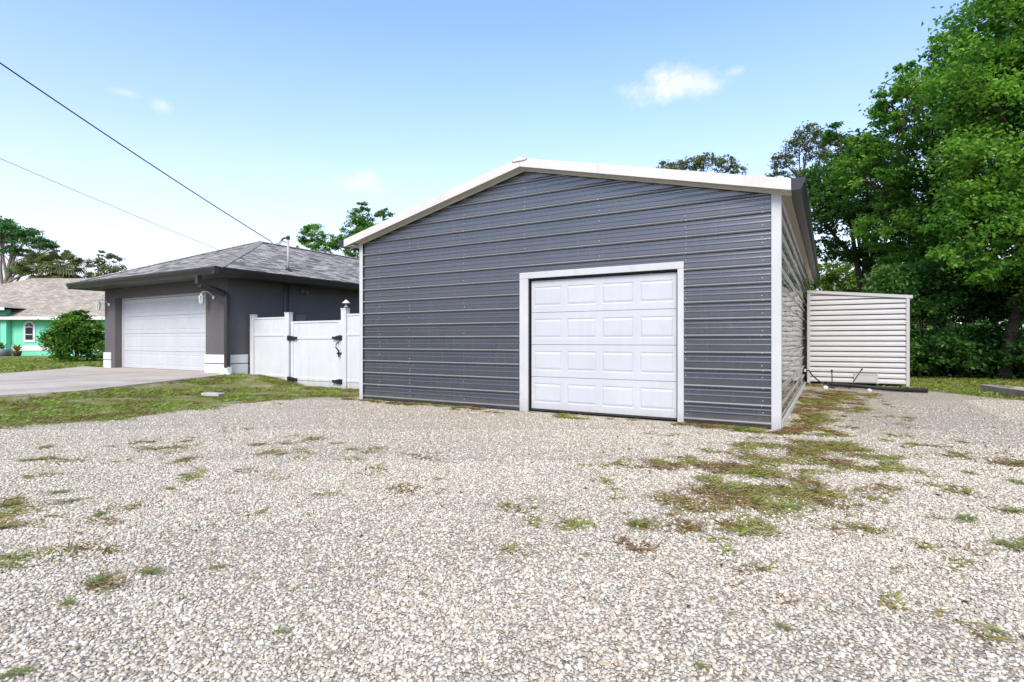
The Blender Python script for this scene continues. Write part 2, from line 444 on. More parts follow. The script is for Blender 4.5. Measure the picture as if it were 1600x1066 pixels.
# low creeping growth in the gravel: x, y, radius along x, radius along y, strength
MOSS = [(-.25, 6.45, .5, .36, 1.25), (.05, 6.75, .34, .28, 1.2), (-.5, 5.95, .4, .34, .9), (-.56, 5.2, .36, .34, 1.1), (-.25, 5.9, .4, .3, 1.1), (-.95, 5.15, .35, .2, .6), (-1.2, 4.95, .3, .16, .55),
        (-.62, 4.4, .4, .36, 1.25), (-.8, 3.85, .3, .24, 1.15), (-.45, 4.1, .3, .24, 1.1), (-.5, 3.62, .24, .15, 1.1), (-.25, 4.6, .3, .24, 1.05), (.0, 4.4, .28, .22, .95),
        (.17, 4.3, .28, .2, .9), (.05, 4.9, .3, .2, .7), (-.15, 3.9, .25, .15, .95), (-.25, 5.4, .35, .3, .85), (.4, 4.35, .2, .12, .55), (.8, 4.47, .22, .08, .75), (-1.0, 3.3, .14, .09, 1), (-.68, 3.42, .08, .06, .6),
        (-.30, 8.3, .26, .7, 1), (-.25, 9.4, .3, .9, 1), (-.15, 10.6, .4, 1.1, 1), (0, 12.2, .5, 1.2, 1), (.1, 13.6, .6, .9, 1), (.3, 11.0, .3, .6, .6),
        (-7.4, 7.55, .5, .12, .8), (-6.2, 7.6, .7, .1, .8), (-5.2, 7.6, .4, .09, .7), (-3.3, 7.62, .5, .07, .5), (-2.2, 7.6, .5, .08, .6), (-1.3, 7.6, .6, .1, .8), (-.8, 7.5, .3, .12, .8),
        (-4.8, 1.55, .28, .12, .7), (-4.35, 1.32, .2, .1, .7), (-4.65, 1.75, .22, .1, .7), (-4.98, 1.84, .3, .08, .5), (-2.95, 1.25, .12, .06, .7), (-2.86, 1.42, .08, .05, .6),
        (1.5, 6.7, .3, .15, .5), (1.06, 4.8, .15, .1, .6), (.9, 4.0, .2, .1, .8), (.6, 2.8, .1, .05, .4)]
def moss_at(x, y):
    s = 0
    for a, b, ra, rb, st in MOSS:
        q = ((x - a) / ra) ** 2 + ((y - b) / rb) ** 2
        if q < 6: s = max(s, st * math.exp(-q * .6))
    return s
def axis(lo, hi, step, far):
    a = list(np.arange(lo, hi + step / 2, step)); s = step * 1.5; x = hi
    while x < far: x += s; s *= 1.35; a.append(x)
    s = step * 1.5; x = lo
    while x > -far: x -= s; s *= 1.35; a.insert(0, x)
    return a
xs = axis(-15.5, 4.5, .1, 900); ys = axis(.2, 16.5, .1, 900)
gv = [(x, y, H(x, y)) for y in ys for x in xs]
nx = len(xs)
gf = [(j * nx + i, j * nx + i + 1, (j + 1) * nx + i + 1, (j + 1) * nx + i) for j in range(len(ys) - 1) for i in range(nx - 1)]
gme = bpy.data.meshes.new('ground'); gme.from_pydata(gv, [], gf)
ga = gme.attributes.new('gravel', 'FLOAT', 'POINT'); ga.data.foreach_set('value', [gravel_at(x, y) for x, y, z in gv])
ma = gme.attributes.new('moss', 'FLOAT', 'POINT'); ma.data.foreach_set('value', [moss_at(x, y) for x, y, z in gv])
for p in gme.polygons: p.use_smooth = True
tag(link('ground', gme, 'ground'), kind='structure')

# driveway: two concrete slabs with a joint between
drive = tag(empty('driveway', (-17, 4, H(-17, 4))), kind='structure')
def drive_edge(y):
    r = interp(y, [(-9, -12.2), (0, -12.9), (4, -13.05), (5, -12.95), (8.3, -13.85), (9.2, -14.3)])
    l = interp(y, [(-9, -20.5), (0, -18.8), (3.5, -18.9), (5.8, -19.6), (7.5, -20.9), (8.94, -22.6), (9.2, -22.6)])
    return l, r
def slab(y0, y1):
    m = MB(); nyy = max(2, int((y1 - y0) / .4)); nxx = 24
    for j in range(nyy + 1):
        y = y0 + (y1 - y0) * j / nyy; l, r = drive_edge(y)
        for i in range(nxx + 1):
            x = l + (r - l) * i / nxx; m.v.append((x, y, H(x, y) + .035))
    W = nxx + 1
    for j in range(nyy):
        for i in range(nxx): m.f.append((j * W + i, j * W + i + 1, (j + 1) * W + i + 1, (j + 1) * W + i))
    ring = [i for i in range(W)] + [j * W + nxx for j in range(1, nyy + 1)] + [nyy * W + i for i in range(nxx - 1, -1, -1)] + [j * W for j in range(nyy - 1, 0, -1)]
    o = len(m.v)
    for k in ring: x, y, z = m.v[k]; m.v.append((x, y, z - .14))
    for k in range(len(ring)):
        k2 = (k + 1) % len(ring); m.f.append((ring[k], o + k, o + k2, ring[k2]))
    ob = m.build('concrete_slab', 'concrete', drive); ob.matrix_parent_inverse = Matrix.Translation(drive.location).inverted(); return ob
for a, b in ((-9, 4.28), (4.30, 8.93)): slab(a, b)
m = MB().box(-20.41, -15.26, 8.932, 9.26, .1, H(-17, 9) + .035); o = m.build('concrete_slab', 'concrete', drive); o.matrix_parent_inverse = Matrix.Translation(drive.location).inverted()

# ------------------------------------------------------------------ metal garage
GX0, GX1, GY, PITCH = -7.95, -.56, 7.75, .2286
EAVE, APEX, GXC = 3.08, 3.955, (-7.95 - .56) / 2
GLEN = 12.2
garage = tag(empty('metal_garage', (GXC, GY, 0)), 'large dark grey ribbed metal garage with cream gable trim on white gravel', 'garage')
def gpart(ob): ob.matrix_parent_inverse = Matrix.Translation(garage.location).inverted(); return ob
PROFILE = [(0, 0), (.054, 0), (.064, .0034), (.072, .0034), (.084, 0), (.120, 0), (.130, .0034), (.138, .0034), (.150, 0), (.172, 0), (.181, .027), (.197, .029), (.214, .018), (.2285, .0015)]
SLOPE = (APEX - EAVE) / (GXC - GX0)
def strip_front(x0, x1, zb, clip_low=None):
    bm = bmesh.new(); rows = []
    for z, d in PROFILE:
        rows.append([bm.verts.new((x, GY - d, zb + z)) for x in (x0, x1)])
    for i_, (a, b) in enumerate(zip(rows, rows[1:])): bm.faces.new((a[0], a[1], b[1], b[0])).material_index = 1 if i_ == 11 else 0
    def cut(co, no):
        bmesh.ops.bisect_plane(bm, geom=bm.verts[:] + bm.edges[:] + bm.faces[:], plane_co=co, plane_no=no, clear_outer=True)
    if clip_low is not None: cut((0, 0, clip_low), (0, 0, -1))
    cut((GX0, 0, EAVE - .01), (-SLOPE, 0, 1)); cut((GX1, 0, EAVE - .01), (SLOPE, 0, 1))
    me = bpy.data.meshes.new('siding_panel'); me.materials.append(M['siding_metal']); me.materials.append(M['crest_painted_sheen']); bm.to_mesh(me); n = len(bm.faces); bm.free()
    return me if n else None
DX0, DX1, DTOP = -4.20, -1.83, 2.145
k = -1
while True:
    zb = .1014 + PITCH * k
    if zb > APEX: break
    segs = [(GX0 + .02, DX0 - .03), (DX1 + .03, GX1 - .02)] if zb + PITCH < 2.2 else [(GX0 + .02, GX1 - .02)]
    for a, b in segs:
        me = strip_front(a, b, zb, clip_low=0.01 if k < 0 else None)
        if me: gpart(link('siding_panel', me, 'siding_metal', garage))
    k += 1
# right-hand side wall, one mesh shared by all its panels
sm = MB(); L = GY + .02; Bk = GY + GLEN
for z, d in PROFILE: sm.v += [(GX1 + d, L, z), (GX1 + d, Bk, z)]
for i in range(len(PROFILE) - 1): sm.f.append((2 * i, 2 * i + 1, 2 * i + 3, 2 * i + 2))
side_me = sm.mesh('side_panel')
for k in range(13):
    o = gpart(link('side_panel', side_me, 'siding_metal_side', garage)); o.location.z += .1 + PITCH * k
# left side and back walls, plain ribbed sheets out of sight
m = MB()
for k in range(13):
    z = .05 + PITCH * k; m.box(GX0 - .001, GX0 + .01, GY + .02, Bk, z, z + PITCH - .03); m.box(GX0 - .02, GX0 - .001, GY + .05, Bk - .05, z + PITCH - .03, z + PITCH)
gpart(m.build('side_wall', 'siding_metal', garage))
m = MB().prism([(GX0, 0), (GX1, 0), (GX1, EAVE), (GXC, APEX), (GX0, EAVE)], 'y', Bk - .02, Bk); gpart(m.build('back_wall', 'siding_metal', garage))
# dark lining just behind the sheets
m = MB().box(GX0 + .03, DX0 - .02, GY + .025, GY + .06, .02, EAVE - .05).box(DX1 + .02, GX1 - .03, GY + .025, GY + .06, .02, EAVE - .05).box(DX0 - .02, DX1 + .02, GY + .025, GY + .06, 2.2, EAVE - .05)
gpart(m.build('wall_framing', 'dark_gap', garage))
# corner trims
for x0, x1, name in ((GX0 - .012, GX0 + .075, 'corner_trim'), (GX1 - .085, GX1 + .03, 'corner_trim')):
    m = MB(); xo = x0 if x0 < -4 else x1
    m.box(x0, x1, GY - .034, GY - .0205, -.02, EAVE + .01)
    s = 1 if xo == x0 else -1
    m.box(min(xo, xo + s * .012), max(xo, xo + s * .012), GY - .0205, GY + .10, -.02, EAVE + .01)
    gpart(m.build(name, 'white_trim', garage, bevel=.003))
# base trim along side
m = MB().box(GX1 + .001, GX1 + .035, GY + .11, Bk, -.02, .075); gpart(m.build('base_trim', 'cream_trim', garage))
for a, b in ((GX0 + .08, DX0 - .17), (DX1 + .10, GX1 - .09)): gpart(MB().box(a, b, GY - .012, GY + .02, -.03, .03).build('base_trim', 'gutter_brown', garage))
# roof: two slopes as thin slabs with front overhang, rake trims with a soffit return, ridge cap
RF, OH = GY - .20, .27           # front of the rake, eave overhang
def zroof(x): return EAVE + .035 + SLOPE * (GXC - GX0 - abs(x - GXC))
EX0, EX1 = GX0 - OH + .04, GX1 + OH - .14
for a, b in ((EX0, GXC), (GXC, EX1)):
    m = MB().add([(a, RF + .02, zroof(a) + .01), (b, RF + .02, zroof(b) + .01), (b, Bk + .15, zroof(b) + .01), (a, Bk + .15, zroof(a) + .01)] +
                 [(a, RF + .02, zroof(a) + .035), (b, RF + .02, zroof(b) + .035), (b, Bk + .15, zroof(b) + .035), (a, Bk + .15, zroof(a) + .035)],
                 [(0, 3, 2, 1), (4, 5, 6, 7), (0, 1, 5, 4), (1, 2, 6, 5), (2, 3, 7, 6), (3, 0, 4, 7)])
    gpart(m.build('roof_sheet', 'cream_trim', garage))
def rake(xa, xb):
    """one length of rake trim between xa and xb: face, soffit return and lip against the wall"""
    m = MB()
    def q(pts):  # pts (y, dz) section swept along the slope
        n = len(pts); vs = [(x, y, zroof(x) + dz) for x in (xa, xb) for y, dz in pts]
        m.add(vs, [tuple(range(n))[::-1], tuple(range(n, 2 * n))] + [(i, (i + 1) % n, (i + 1) % n + n, i + n) for i in range(n)])
    q([(RF - .012, -.075), (RF + .006, -.075), (RF + .006, .06), (RF - .012, .06)])
    q([(RF - .010, .0605), (GY + .02, .0605), (GY + .02, .066), (RF - .010, .066)])
    q([(RF + .0065, -.075), (GY - .02, -.062), (GY - .02, -.056), (RF + .0065, -.069)])
    q([(GY - .047, -.105), (GY - .036, -.105), (GY - .036, -.058), (GY - .047, -.058)])
    return gpart(m.build('rake_trim', 'cream_trim', garage))
rake(EX0 - .02, GXC - .002); rake(GXC + .002, -2.94); rake(-2.936, EX1 + .02)
m = MB(); zz = zroof(GXC) + .05
m.add([(GXC - .14, RF - .03, zz - .02), (GXC, RF - .03, zz + .025), (GXC + .14, RF - .03, zz - .02), (GXC - .14, Bk + .1, zz - .02), (GXC, Bk + .1, zz + .025), (GXC + .14, Bk + .1, zz - .02),
       (GXC - .10, RF - .03, zz - .04), (GXC + .10, RF - .03, zz - .04), (GXC - .10, Bk + .1, zz - .04), (GXC + .10, Bk + .1, zz - .04)],
      [(0, 1, 4, 3), (1, 2, 5, 4), (0, 6, 7, 2, 1), (3, 4, 5, 9, 8), (6, 8, 9, 7), (0, 3, 8, 6), (2, 7, 9, 5)])
gpart(m.build('ridge_cap', 'cream_trim', garage))
# eave soffits and gutters
for side in (-1, 1):
    xw = GX0 if side < 0 else GX1; xe = EX0 if side < 0 else EX1
    a, b = sorted((xw + side * .021, xe)); ze = zroof(xe) - .075
    m = MB().box(a, b, RF + .03, Bk, ze + .01, ze + .02); gpart(m.build('eave_soffit', 'cream_soffit', garage))
    # K-style gutter section, x outward
    prof = [(0, .145), (0, 0), (.105, 0), (.12, .03), (.128, .06), (.152, .085), (.156, .145), (.147, .145), (.143, .09), (.115, .06), (.103, .012), (.008, .012), (.008, .145)]
    x0 = xe + side * .022; zg = zroof(xe) - .085
    m = MB(); m.prism([(x0 + side * px_, zg + pz) for px_, pz in prof], 'y', RF - .01, Bk + .1)
    m.prism([(x0 + side * px_, zg + pz) for px_, pz in prof[:7]], 'y', RF - .014, RF - .010)
    gpart(m.build('gutter', 'gutter_dark', garage))
# door surround: jambs and head
JD = .105
for x0, x1 in ((DX0 - .155, DX0), (DX1, DX1 + .085)):
    m = MB().box(x0, x1, GY - .038, GY + .02, .0, DTOP - .001)
    gpart(m.build('door_jamb', 'white_trim', garage, bevel=.004))
m = MB().box(DX0 - .155, DX1 + .085, GY - .040, GY + .02, DTOP, DTOP + .10); gpart(m.build('door_head', 'white_trim', garage, bevel=.004))
m = MB().box(DX0 + .003, DX0 + .013, GY - .01, GY + .10, .02, DTOP - .004).box(DX1 - .015, DX1 - .005, GY - .01, GY + .10, .02, DTOP - .004).box(DX0 + .03, DX1 - .03, GY - .01, GY + .10, DTOP - .025, DTOP - .004)
gpart(m.build('weather_strip', 'dark_gap', garage))
# the roll-up door: four sections with four raised panels each
def raised_panel_mesh(w, h, d=.0075, e=.05, ex=.016):
    m = MB()
    def ring(a, y): return [(-w / 2 + ex * a, y, -h / 2 + e * a), (w / 2 - ex * a, y, -h / 2 + e * a), (w / 2 - ex * a, y, h / 2 - e * a), (-w / 2 + ex * a, y, h / 2 - e * a)]
    m.add(ring(0, 0) + ring(.35, d * .9) + ring(1, -d * .25),
          [(0, 1, 5, 4), (1, 2, 6, 5), (2, 3, 7, 6), (3, 0, 4, 7), (4, 5, 9, 8), (5, 6, 10, 9), (6, 7, 11, 10), (7, 4, 8, 11), (8, 9, 10, 11)])
    return m.mesh('raised_panel')
def section_mesh(w, h, openings, d=.04):
    """flat door section facing -y with rectangular openings (cx, cz, w, h) that the raised panels fill"""
    m = MB(); xs_ = sorted({-w / 2, w / 2} | {c + s * ow / 2 for c, cz, ow, oh in openings for s in (-1, 1)})
    zs_ = sorted({0, h} | {cz + s * oh / 2 for c, cz, ow, oh in openings for s in (-1, 1)})
    for i in range(len(xs_) - 1):
        for j in range(len(zs_) - 1):
            cx_, cz_ = (xs_[i] + xs_[i + 1]) / 2, (zs_[j] + zs_[j + 1]) / 2
            if any(abs(cx_ - c) < ow / 2 and abs(cz_ - cz) < oh / 2 for c, cz, ow, oh in openings): continue
            m.add([(xs_[i], 0, zs_[j]), (xs_[i + 1], 0, zs_[j]), (xs_[i + 1], 0, zs_[j + 1]), (xs_[i], 0, zs_[j + 1])], [(0, 1, 2, 3)])
    m.add([(-w / 2, 0, h), (w / 2, 0, h), (w / 2, d, h), (-w / 2, d, h), (-w / 2, 0, 0), (w / 2, 0, 0), (w / 2, d, 0), (-w / 2, d, 0)], [(0, 1, 2, 3), (4, 7, 6, 5), (0, 3, 7, 4), (1, 5, 6, 2), (2, 6, 7, 3)])
    return m.mesh('door_section')
def sectional_door(parent, loc, x0, x1, y, z0, z1, nsec, npan, mat, gap=.006, mu=.07, mz=.1):
    hs = (z1 - z0) / nsec; w = x1 - x0; pw = w / npan
    op = [(-w / 2 + pw * (i + .5), hs / 2 - gap / 2, pw - mu * 1.6, hs - mz * 2) for i in range(npan)]
    sme = section_mesh(w, hs - gap, op); pme = raised_panel_mesh(op[0][2], op[0][3])
    for k in range(nsec):
        s = link('door_section', sme, mat, parent); s.location = (x0 + w / 2 - loc[0], y - loc[1], z0 + hs * k - loc[2])
        for i in range(npan):
            p = link('raised_panel', pme, mat, s); p.location = (op[i][0], 0, op[i][1])
    m = MB().box(x0 - loc[0], x1 - loc[0], y + .045 - loc[1], y + .055 - loc[1], z0 - loc[2], z1 - loc[2]); m.build('door_backing', 'dark_gap', parent)
sectional_door(garage, garage.location, DX0 + .03, DX1 - .02, GY + .035, .055, DTOP - .03, 4, 4, 'white_door')
m = MB().box(DX0 + .03, DX1 - .02, GY + .03, GY + .06, .025, .055); gpart(m.build('door_seal', 'gutter_brown', garage))
# screws
m = MB()
for X in (-7.45, -6.71, -5.48, -4.28, -3.0, -1.72, -.75):
    for k in range(0, 17):
        for dz, dy in ((.03, .0), (.105, .0), (.195, .025)):
            z = .1014 + PITCH * k + dz
            if z > zroof(X) - .2 or (DX0 - .16 < X < DX1 + .09 and z < DTOP + .12): continue
            if random.random() < .45: continue
            xx = X + random.uniform(-.01, .01)
            m.box(xx - .006, xx + .006, GY - dy - .007, GY - dy, z - .006, z + .006)
for Y in np.arange(GY + .9, Bk, 1.2):
    for k in range(12):
        for dz in (.03, .105):
            z = .1 + PITCH * k + dz
            m.box(GX1, GX1 + .007, Y - .006, Y + .006, z - .006, z + .006)
o = gpart(m.build('screws', 'mast_metal', garage)); o['kind'] = 'stuff'

# ------------------------------------------------------------------ grey house with hip roof
HX0, HX1, HY, HYB, HF = -21.1, -14.2, 8.95, 21.0, .22
house = tag(empty('grey_house', ((HX0 + HX1) / 2, HY, HF)), 'dark grey stucco house with hip shingle roof and white garage door', 'house')
def hpart(ob): ob.matrix_parent_inverse = Matrix.Translation(house.location).inverted(); return ob
HWT = 2.86
OX0, OX1, OZ = -20.42, -15.25, 2.56        # garage opening
T = .2
for nm, b in (('wall', (HX0, OX0, HY, HY + T, 0, HWT)), ('wall', (OX1, HX1, HY, HY + T, 0, HWT)), ('wall', (OX0, OX1, HY, HY + T, OZ, HWT)),
              ('wall', (HX1 - T, HX1, HY + T, HYB, -.1, HWT)), ('wall', (HX0, HX0 + T, HY + T, HYB, -.1, HWT)), ('wall', (HX0, HX1, HYB, HYB + T, 0, HWT))):
    hpart(MB().box(*b).build(nm, 'stucco_dark', house))
# reveal returns beside the recessed door
hpart(MB().box(OX0 - .15, OX0 - .001, HY + T + .001, HY + .42, 0, OZ).box(OX1 + .001, OX1 + .15, HY + T + .001, HY + .42, 0, OZ).box(OX0, OX1, HY + T + .001, HY + .42, OZ + .001, OZ + .1).build('door_reveal', 'stucco_dark', house))
# white plinth with a dark line, on the piers and round the corner
def plinth(x0, x1, y0, y1):
    b = hpart(MB().box(x0, x1, y0, y1, -.05, .50).box(x0, x1, y0, y1, .525, .76).build('plinth', 'stucco_white', house, bevel=.006))
    l = MB().box(x0 + .006, x1 - .006, y0 + .006, y1 - .006, .5005, .5245).build('plinth_line', 'stripe_dark', b)
PY = HY - .035
plinth(HX0 - .03, OX0 - .22, PY, HY - .001)
plinth(OX1 - .001, HX1 + .035, PY, HY - .001)
plinth(HX1 + .001, HX1 + .035, HY, HY + .58)
# door casing and the wide roll-up door
for b in ((OX0 + .002, OX0 + .07, HY + .21, HY + .26, HF + .04, OZ - .06), (OX1 - .03, OX1 - .002, HY + .21, HY + .26, HF + .04, OZ - .06), (OX0 + .002, OX1 - .002, HY + .205, HY + .26, OZ - .058, OZ - .001)):
    hpart(MB().box(*b).build('door_casing', 'white_trim', house))
sectional_door(house, house.location, OX0 + .07, OX1 - .03, HY + .25, HF + .045, OZ - .06, 4, 8, 'white_door', gap=.008, mu=.07, mz=.1)
# roof
RX0, RX1, RY0, RY1, RZ = -21.75, -13.6, 8.25, 21.8, 3.05
RXC = (RX0 + RX1) / 2; RISE = .405; RAZ = RZ + RISE * (RXC - RX0); RA = RY0 + (RXC - RX0); RB = RY1 - (RXC - RX0)
A = (RXC, RA, RAZ); Bp = (RXC, RB, RAZ)
rf = link('roof', roofmesh([((RX0, RY0, RZ), (RX1, RY0, RZ), A), ((RX1, RY0, RZ), (RX1, RY1, RZ), Bp, A), ((RX1, RY1, RZ), (RX0, RY1, RZ), Bp), ((RX0, RY1, RZ), (RX0, RY0, RZ), A, Bp)]), 'shingle_grey', house); hpart(rf)
def caps(p, q, w=.15, parent=rf, mat='shingle_cap', step=.17):
    """overlapping ridge shingles from p up to q"""
    p, q = Vector(p), Vector(q); d = (q - p); n = int(d.length / step); d.normalize(); s = d.cross(Vector((0, 0, 1))).normalized(); u = s.cross(d)
    me = bpy.data.meshes.new('ridge_shingle'); vs = []
    for t, lift in ((-.02, .028), (step + .03, .012)):
        for k, dz in ((-1, -.045), (0, .012), (1, -.045)): vs.append(d * t + s * (k * w) + u * (lift + dz))
    vs += [v - u * .012 for v in vs[:3]]
    me.from_pydata([tuple(v) for v in vs], [], [(0, 1, 4, 3), (1, 2, 5, 4), (6, 7, 1, 0), (7, 8, 2, 1)])
    l = me.uv_layers.new(name='UVMap')
    for k in range(len(l.data)): l.data[k].uv = (.05 + .02 * (k % 4), .06 + .01 * (k // 4))
    for i in range(n):
        o = link('ridge_shingle', me, mat, parent); o.location = p + d * (i * step)
caps((RX1, RY0, RZ), A); caps((RX0, RY0, RZ), A); caps(A, (RXC, 18, RAZ))
# rear wing whose eave shows behind the left hip
rw = link('roof', roofmesh([((-27.2, 13.2, 3.35), (-17.7, 13.2, 3.35), (-19.4, 16.4, 4.66), (-24.0, 16.4, 4.66)), ((-27.2, 19.6, 3.35), (-27.2, 13.2, 3.35), (-24, 16.4, 4.66)), ((-17.7, 19.6, 3.35), (-27.2, 19.6, 3.35), (-24, 16.4, 4.66), (-19.4, 16.4, 4.66))]), 'shingle_grey', house); hpart(rw)
hpart(MB().box(-27.2, -21.9, 13.1, 13.2, 3.20, 3.35).build('gutter', 'gutter_brown', house))
hpart(MB().box(-26.6, -21.11, 13.7, 19.2, 0, 3.2).build('wall', 'stucco_dark', house))
# soffit, fascia gutter with lip
hpart(MB().box(RX0 + .02, RX1 - .02, RY0 + .02, HY - .001, HWT + .002, HWT + .02).box(HX1 + .001, RX1 - .02, HY, RY1, HWT + .002, HWT + .02).box(RX0 + .02, HX0 - .001, HY, RY1, HWT + .002, HWT + .02).build('soffit', 'soffit_dark', house))
GP = [(0, -.02), (0, -.19), (-.07, -.19), (-.085, -.14), (-.11, -.09), (-.125, -.03), (-.125, .0), (-.115, 0), (-.11, -.03), (-.02, -.06)]
def gut(pts_fn, a, b, axis_): hpart(MB().prism([pts_fn(p) for p in GP], axis_, a, b).build('gutter', 'gutter_brown', house))
gut(lambda p: (RY0 + .02 + p[0], RZ + p[1]), RX0 - .10, RX1 + .10, 'x')
gut(lambda p: (RX1 - .02 - p[0], RZ + p[1]), RY0 - .08, RY1, 'y')
gut(lambda p: (RX0 + .02 + p[0], RZ + p[1]), RY0 - .08, RY1, 'y')
# downspout: outlet at the front gutter, slanting back to the corner, down to a white outlet
DPX = -14.10
m = MB()
pts = [(-14.30, 8.19, 2.86), (-14.30, 8.20, 2.70), (-14.28, 8.27, 2.62), (-14.12, 8.80, 2.42), (DPX, 8.86, 2.35), (DPX, 8.865, 2.25), (DPX, 8.865, .42)]
for a, b in zip(pts, pts[1:]): m.bar(a, b, .125, .105, up=(0, 1, .01))
for p in pts[1:-1]: m.box(p[0] - .064, p[0] + .064, p[1] - .054, p[1] + .054, p[2] - .055, p[2] + .055)
dsp = hpart(m.build('downspout', 'gutter_brown', house))
ob = MB().box(DPX - .07, DPX + .07, 8.83, 8.945, .24, .44).tube([(DPX - .0, 8.90, .30), (DPX - .03, 8.78, .25), (DPX - .05, 8.70, .19)], .055, 10).tube([(DPX + .03, 8.88, .26), (DPX + .10, 8.82, .20)], .05, 10).build('outlet_elbow', 'pvc', dsp)
# conduits, meter box and floodlight on the side wall
for y, r in ((10.72, .03), (10.90, .035)):
    hpart(MB().tube([(HX1 + .045, y, .2), (HX1 + .045, y, 2.86)], r, 8).build('conduit', 'conduit_grey', house, smooth=True))
hpart(MB().box(HX1 + .001, HX1 + .12, 11.08, 11.42, 1.60, 1.95).box(HX1 + .12, HX1 + .135, 11.10, 11.40, 1.62, 1.93).build('meter_box', 'conduit_grey', house, bevel=.006))
hpart(MB().box(HX1 + .001, HX1 + .05, 11.3, 11.42, 2.66, 2.76).lathe([(.03, 0), (.065, .05), (.065, .1)], (HX1 + .11, 11.3, 2.60), 10).lathe([(.03, 0), (.065, .05), (.065, .1)], (HX1 + .11, 11.46, 2.60), 10).build('floodlight', 'conduit_grey', house))
# service mast through the roof
mx, my = -14.17, 10.84
mb = hpart(MB().tube([(mx, my, 3.2), (mx, my, 4.22)], .034, 10).build('service_mast', 'mast_metal', house, smooth=True))
for nm, mbx, mt in (('mast_flashing', MB().lathe([(.13, 0), (.12, .02), (.055, .09), (.05, .1)], (mx, my, 3.25), 12), 'gutter_dark'),
                    ('weather_head', MB().lathe([(.035, 0), (.055, .03), (.06, .08), (.045, .12), (.015, .14)], (mx, my, 4.20), 12).tube([(mx, my, 4.28), (mx - .1, my - .1, 4.24), (mx - .13, my - .14, 4.17)], .03, 8), 'gutter_dark'),
                    ('service_loop', MB().tube([(mx - .12, my - .13, 4.2), (mx - .2, my - .18, 4.08), (mx - .33, my - .25, 4.06), (mx - .42, my - .3, 4.16)], .013, 6).tube([(mx - .1, my - .1, 4.2), (mx - .12, my - .2, 4.04), (mx - .3, my - .28, 4.02), (mx - .42, my - .3, 4.16)], .011, 6).bar((mx, my, 4.12), (mx - .12, my - .08, 4.15), .03), 'cable_grey')):
    mbx.build(nm, mt, mb)

def lantern(x, z, label):
    t = tag(empty('wall_lantern', (x, HY, z)), label, 'lantern')
    MB().lathe([(.01, -.02), (.055, -.015), (.06, .0), (.05, .012), (.01, .02)], (0, 0, 0), 12).build('back_plate', 'pvc', t).rotation_euler = (math.pi / 2, 0, 0)
    t.children[0].location = (0, -.02, 0)
    MB().tube([(0, -.03, 0), (-.03, -.08, .09), (-.07, -.16, .15), (-.13, -.22, .16), (-.17, -.25, .12)], .012, 8).build('arm', 'pvc', t, smooth=True)
    MB().lathe([(.012, .13), (.02, .10), (.062, .03), (.066, .02), (.04, .015)][::-1], (-.17, -.25, 0), 6).build('lantern_cap', 'pvc', t)
    cage = MB()
    for k in range(6):
        a = math.pi / 3 * k; cage.bar((-.17 + .075 * math.cos(a), -.25 + .075 * math.sin(a), .02), (-.17 + .045 * math.cos(a), -.25 + .045 * math.sin(a), -.17), .012)
    cage.lathe([(.015, -.03), (.03, -.015), (.05, 0), (.05, .01)], (-.17, -.25, -.18), 6)
    cage.build('cage', 'pvc', t)
    MB().lathe([(.038, 0), (.066, .18)], (-.17, -.25, -.165), 6).build('glass', 'lamp_glass', t)
g_ = N('lamp_glass'); M['lamp_glass'] = g_.set((.62, .64, .64), .15, spec=.6)
lantern(-14.85, 2.36, 'white wall lantern beside the downspout at the right of the house garage door')
lantern(-20.78, 2.36, 'white wall lantern on the far left pier of the grey house')

# ------------------------------------------------------------------ white vinyl fence and gate
FY = 9.6
def post(parent, x0, x1, ztop, inv, zb=-.15):
    m = MB().box(x0, x1, FY - .065, FY + .065, zb, ztop)
    m.add([(x0 - .008, FY - .073, ztop), (x1 + .008, FY - .073, ztop), (x1 + .008, FY + .073, ztop), (x0 - .008, FY + .073, ztop),
           (x0 - .008, FY - .073, ztop + .022), (x1 + .008, FY - .073, ztop + .022), (x1 + .008, FY + .073, ztop + .022), (x0 - .008, FY + .073, ztop + .022), ((x0 + x1) / 2, FY, ztop + .032)],
          [(0, 3, 2, 1), (0, 1, 5, 4), (1, 2, 6, 5), (2, 3, 7, 6), (3, 0, 4, 7), (4, 5, 8), (5, 6, 8), (6, 7, 8), (7, 4, 8)])
    o = m.build('post', 'vinyl', parent); o.matrix_parent_inverse = inv; return o
def boards(parent, x0, x1, z0, z1, inv, n, y0, y1):
    w = (x1 - x0) / n
    me = MB().add([(0, 0, 0), (.004, -.004, 0), (w - .004, -.004, 0), (w, 0, 0), (0, 0, z1 - z0), (.004, -.004, z1 - z0), (w - .004, -.004, z1 - z0), (w, 0, z1 - z0), (0, y1 - y0, 0), (w, y1 - y0, 0), (0, y1 - y0, z1 - z0), (w, y1 - y0, z1 - z0)],
                  [(0, 1, 5, 4), (1, 2, 6, 5), (2, 3, 7, 6), (0, 4, 10, 8), (3, 9, 11, 7), (8, 10, 11, 9), (4, 5, 6, 7, 11, 10), (0, 8, 9, 3, 2, 1)]).mesh('board')
    for i in range(n):
        o = link('board', me, 'vinyl', parent); o.matrix_parent_inverse = inv; o.location = (x0 + i * w, y0, z0)
def rail(parent, x0, x1, z0, z1, inv, d=.03):
    o = MB().box(x0, x1, FY - d, FY + d, z0, z1).build('rail', 'vinyl', parent, bevel=.004); o.matrix_parent_inverse = inv
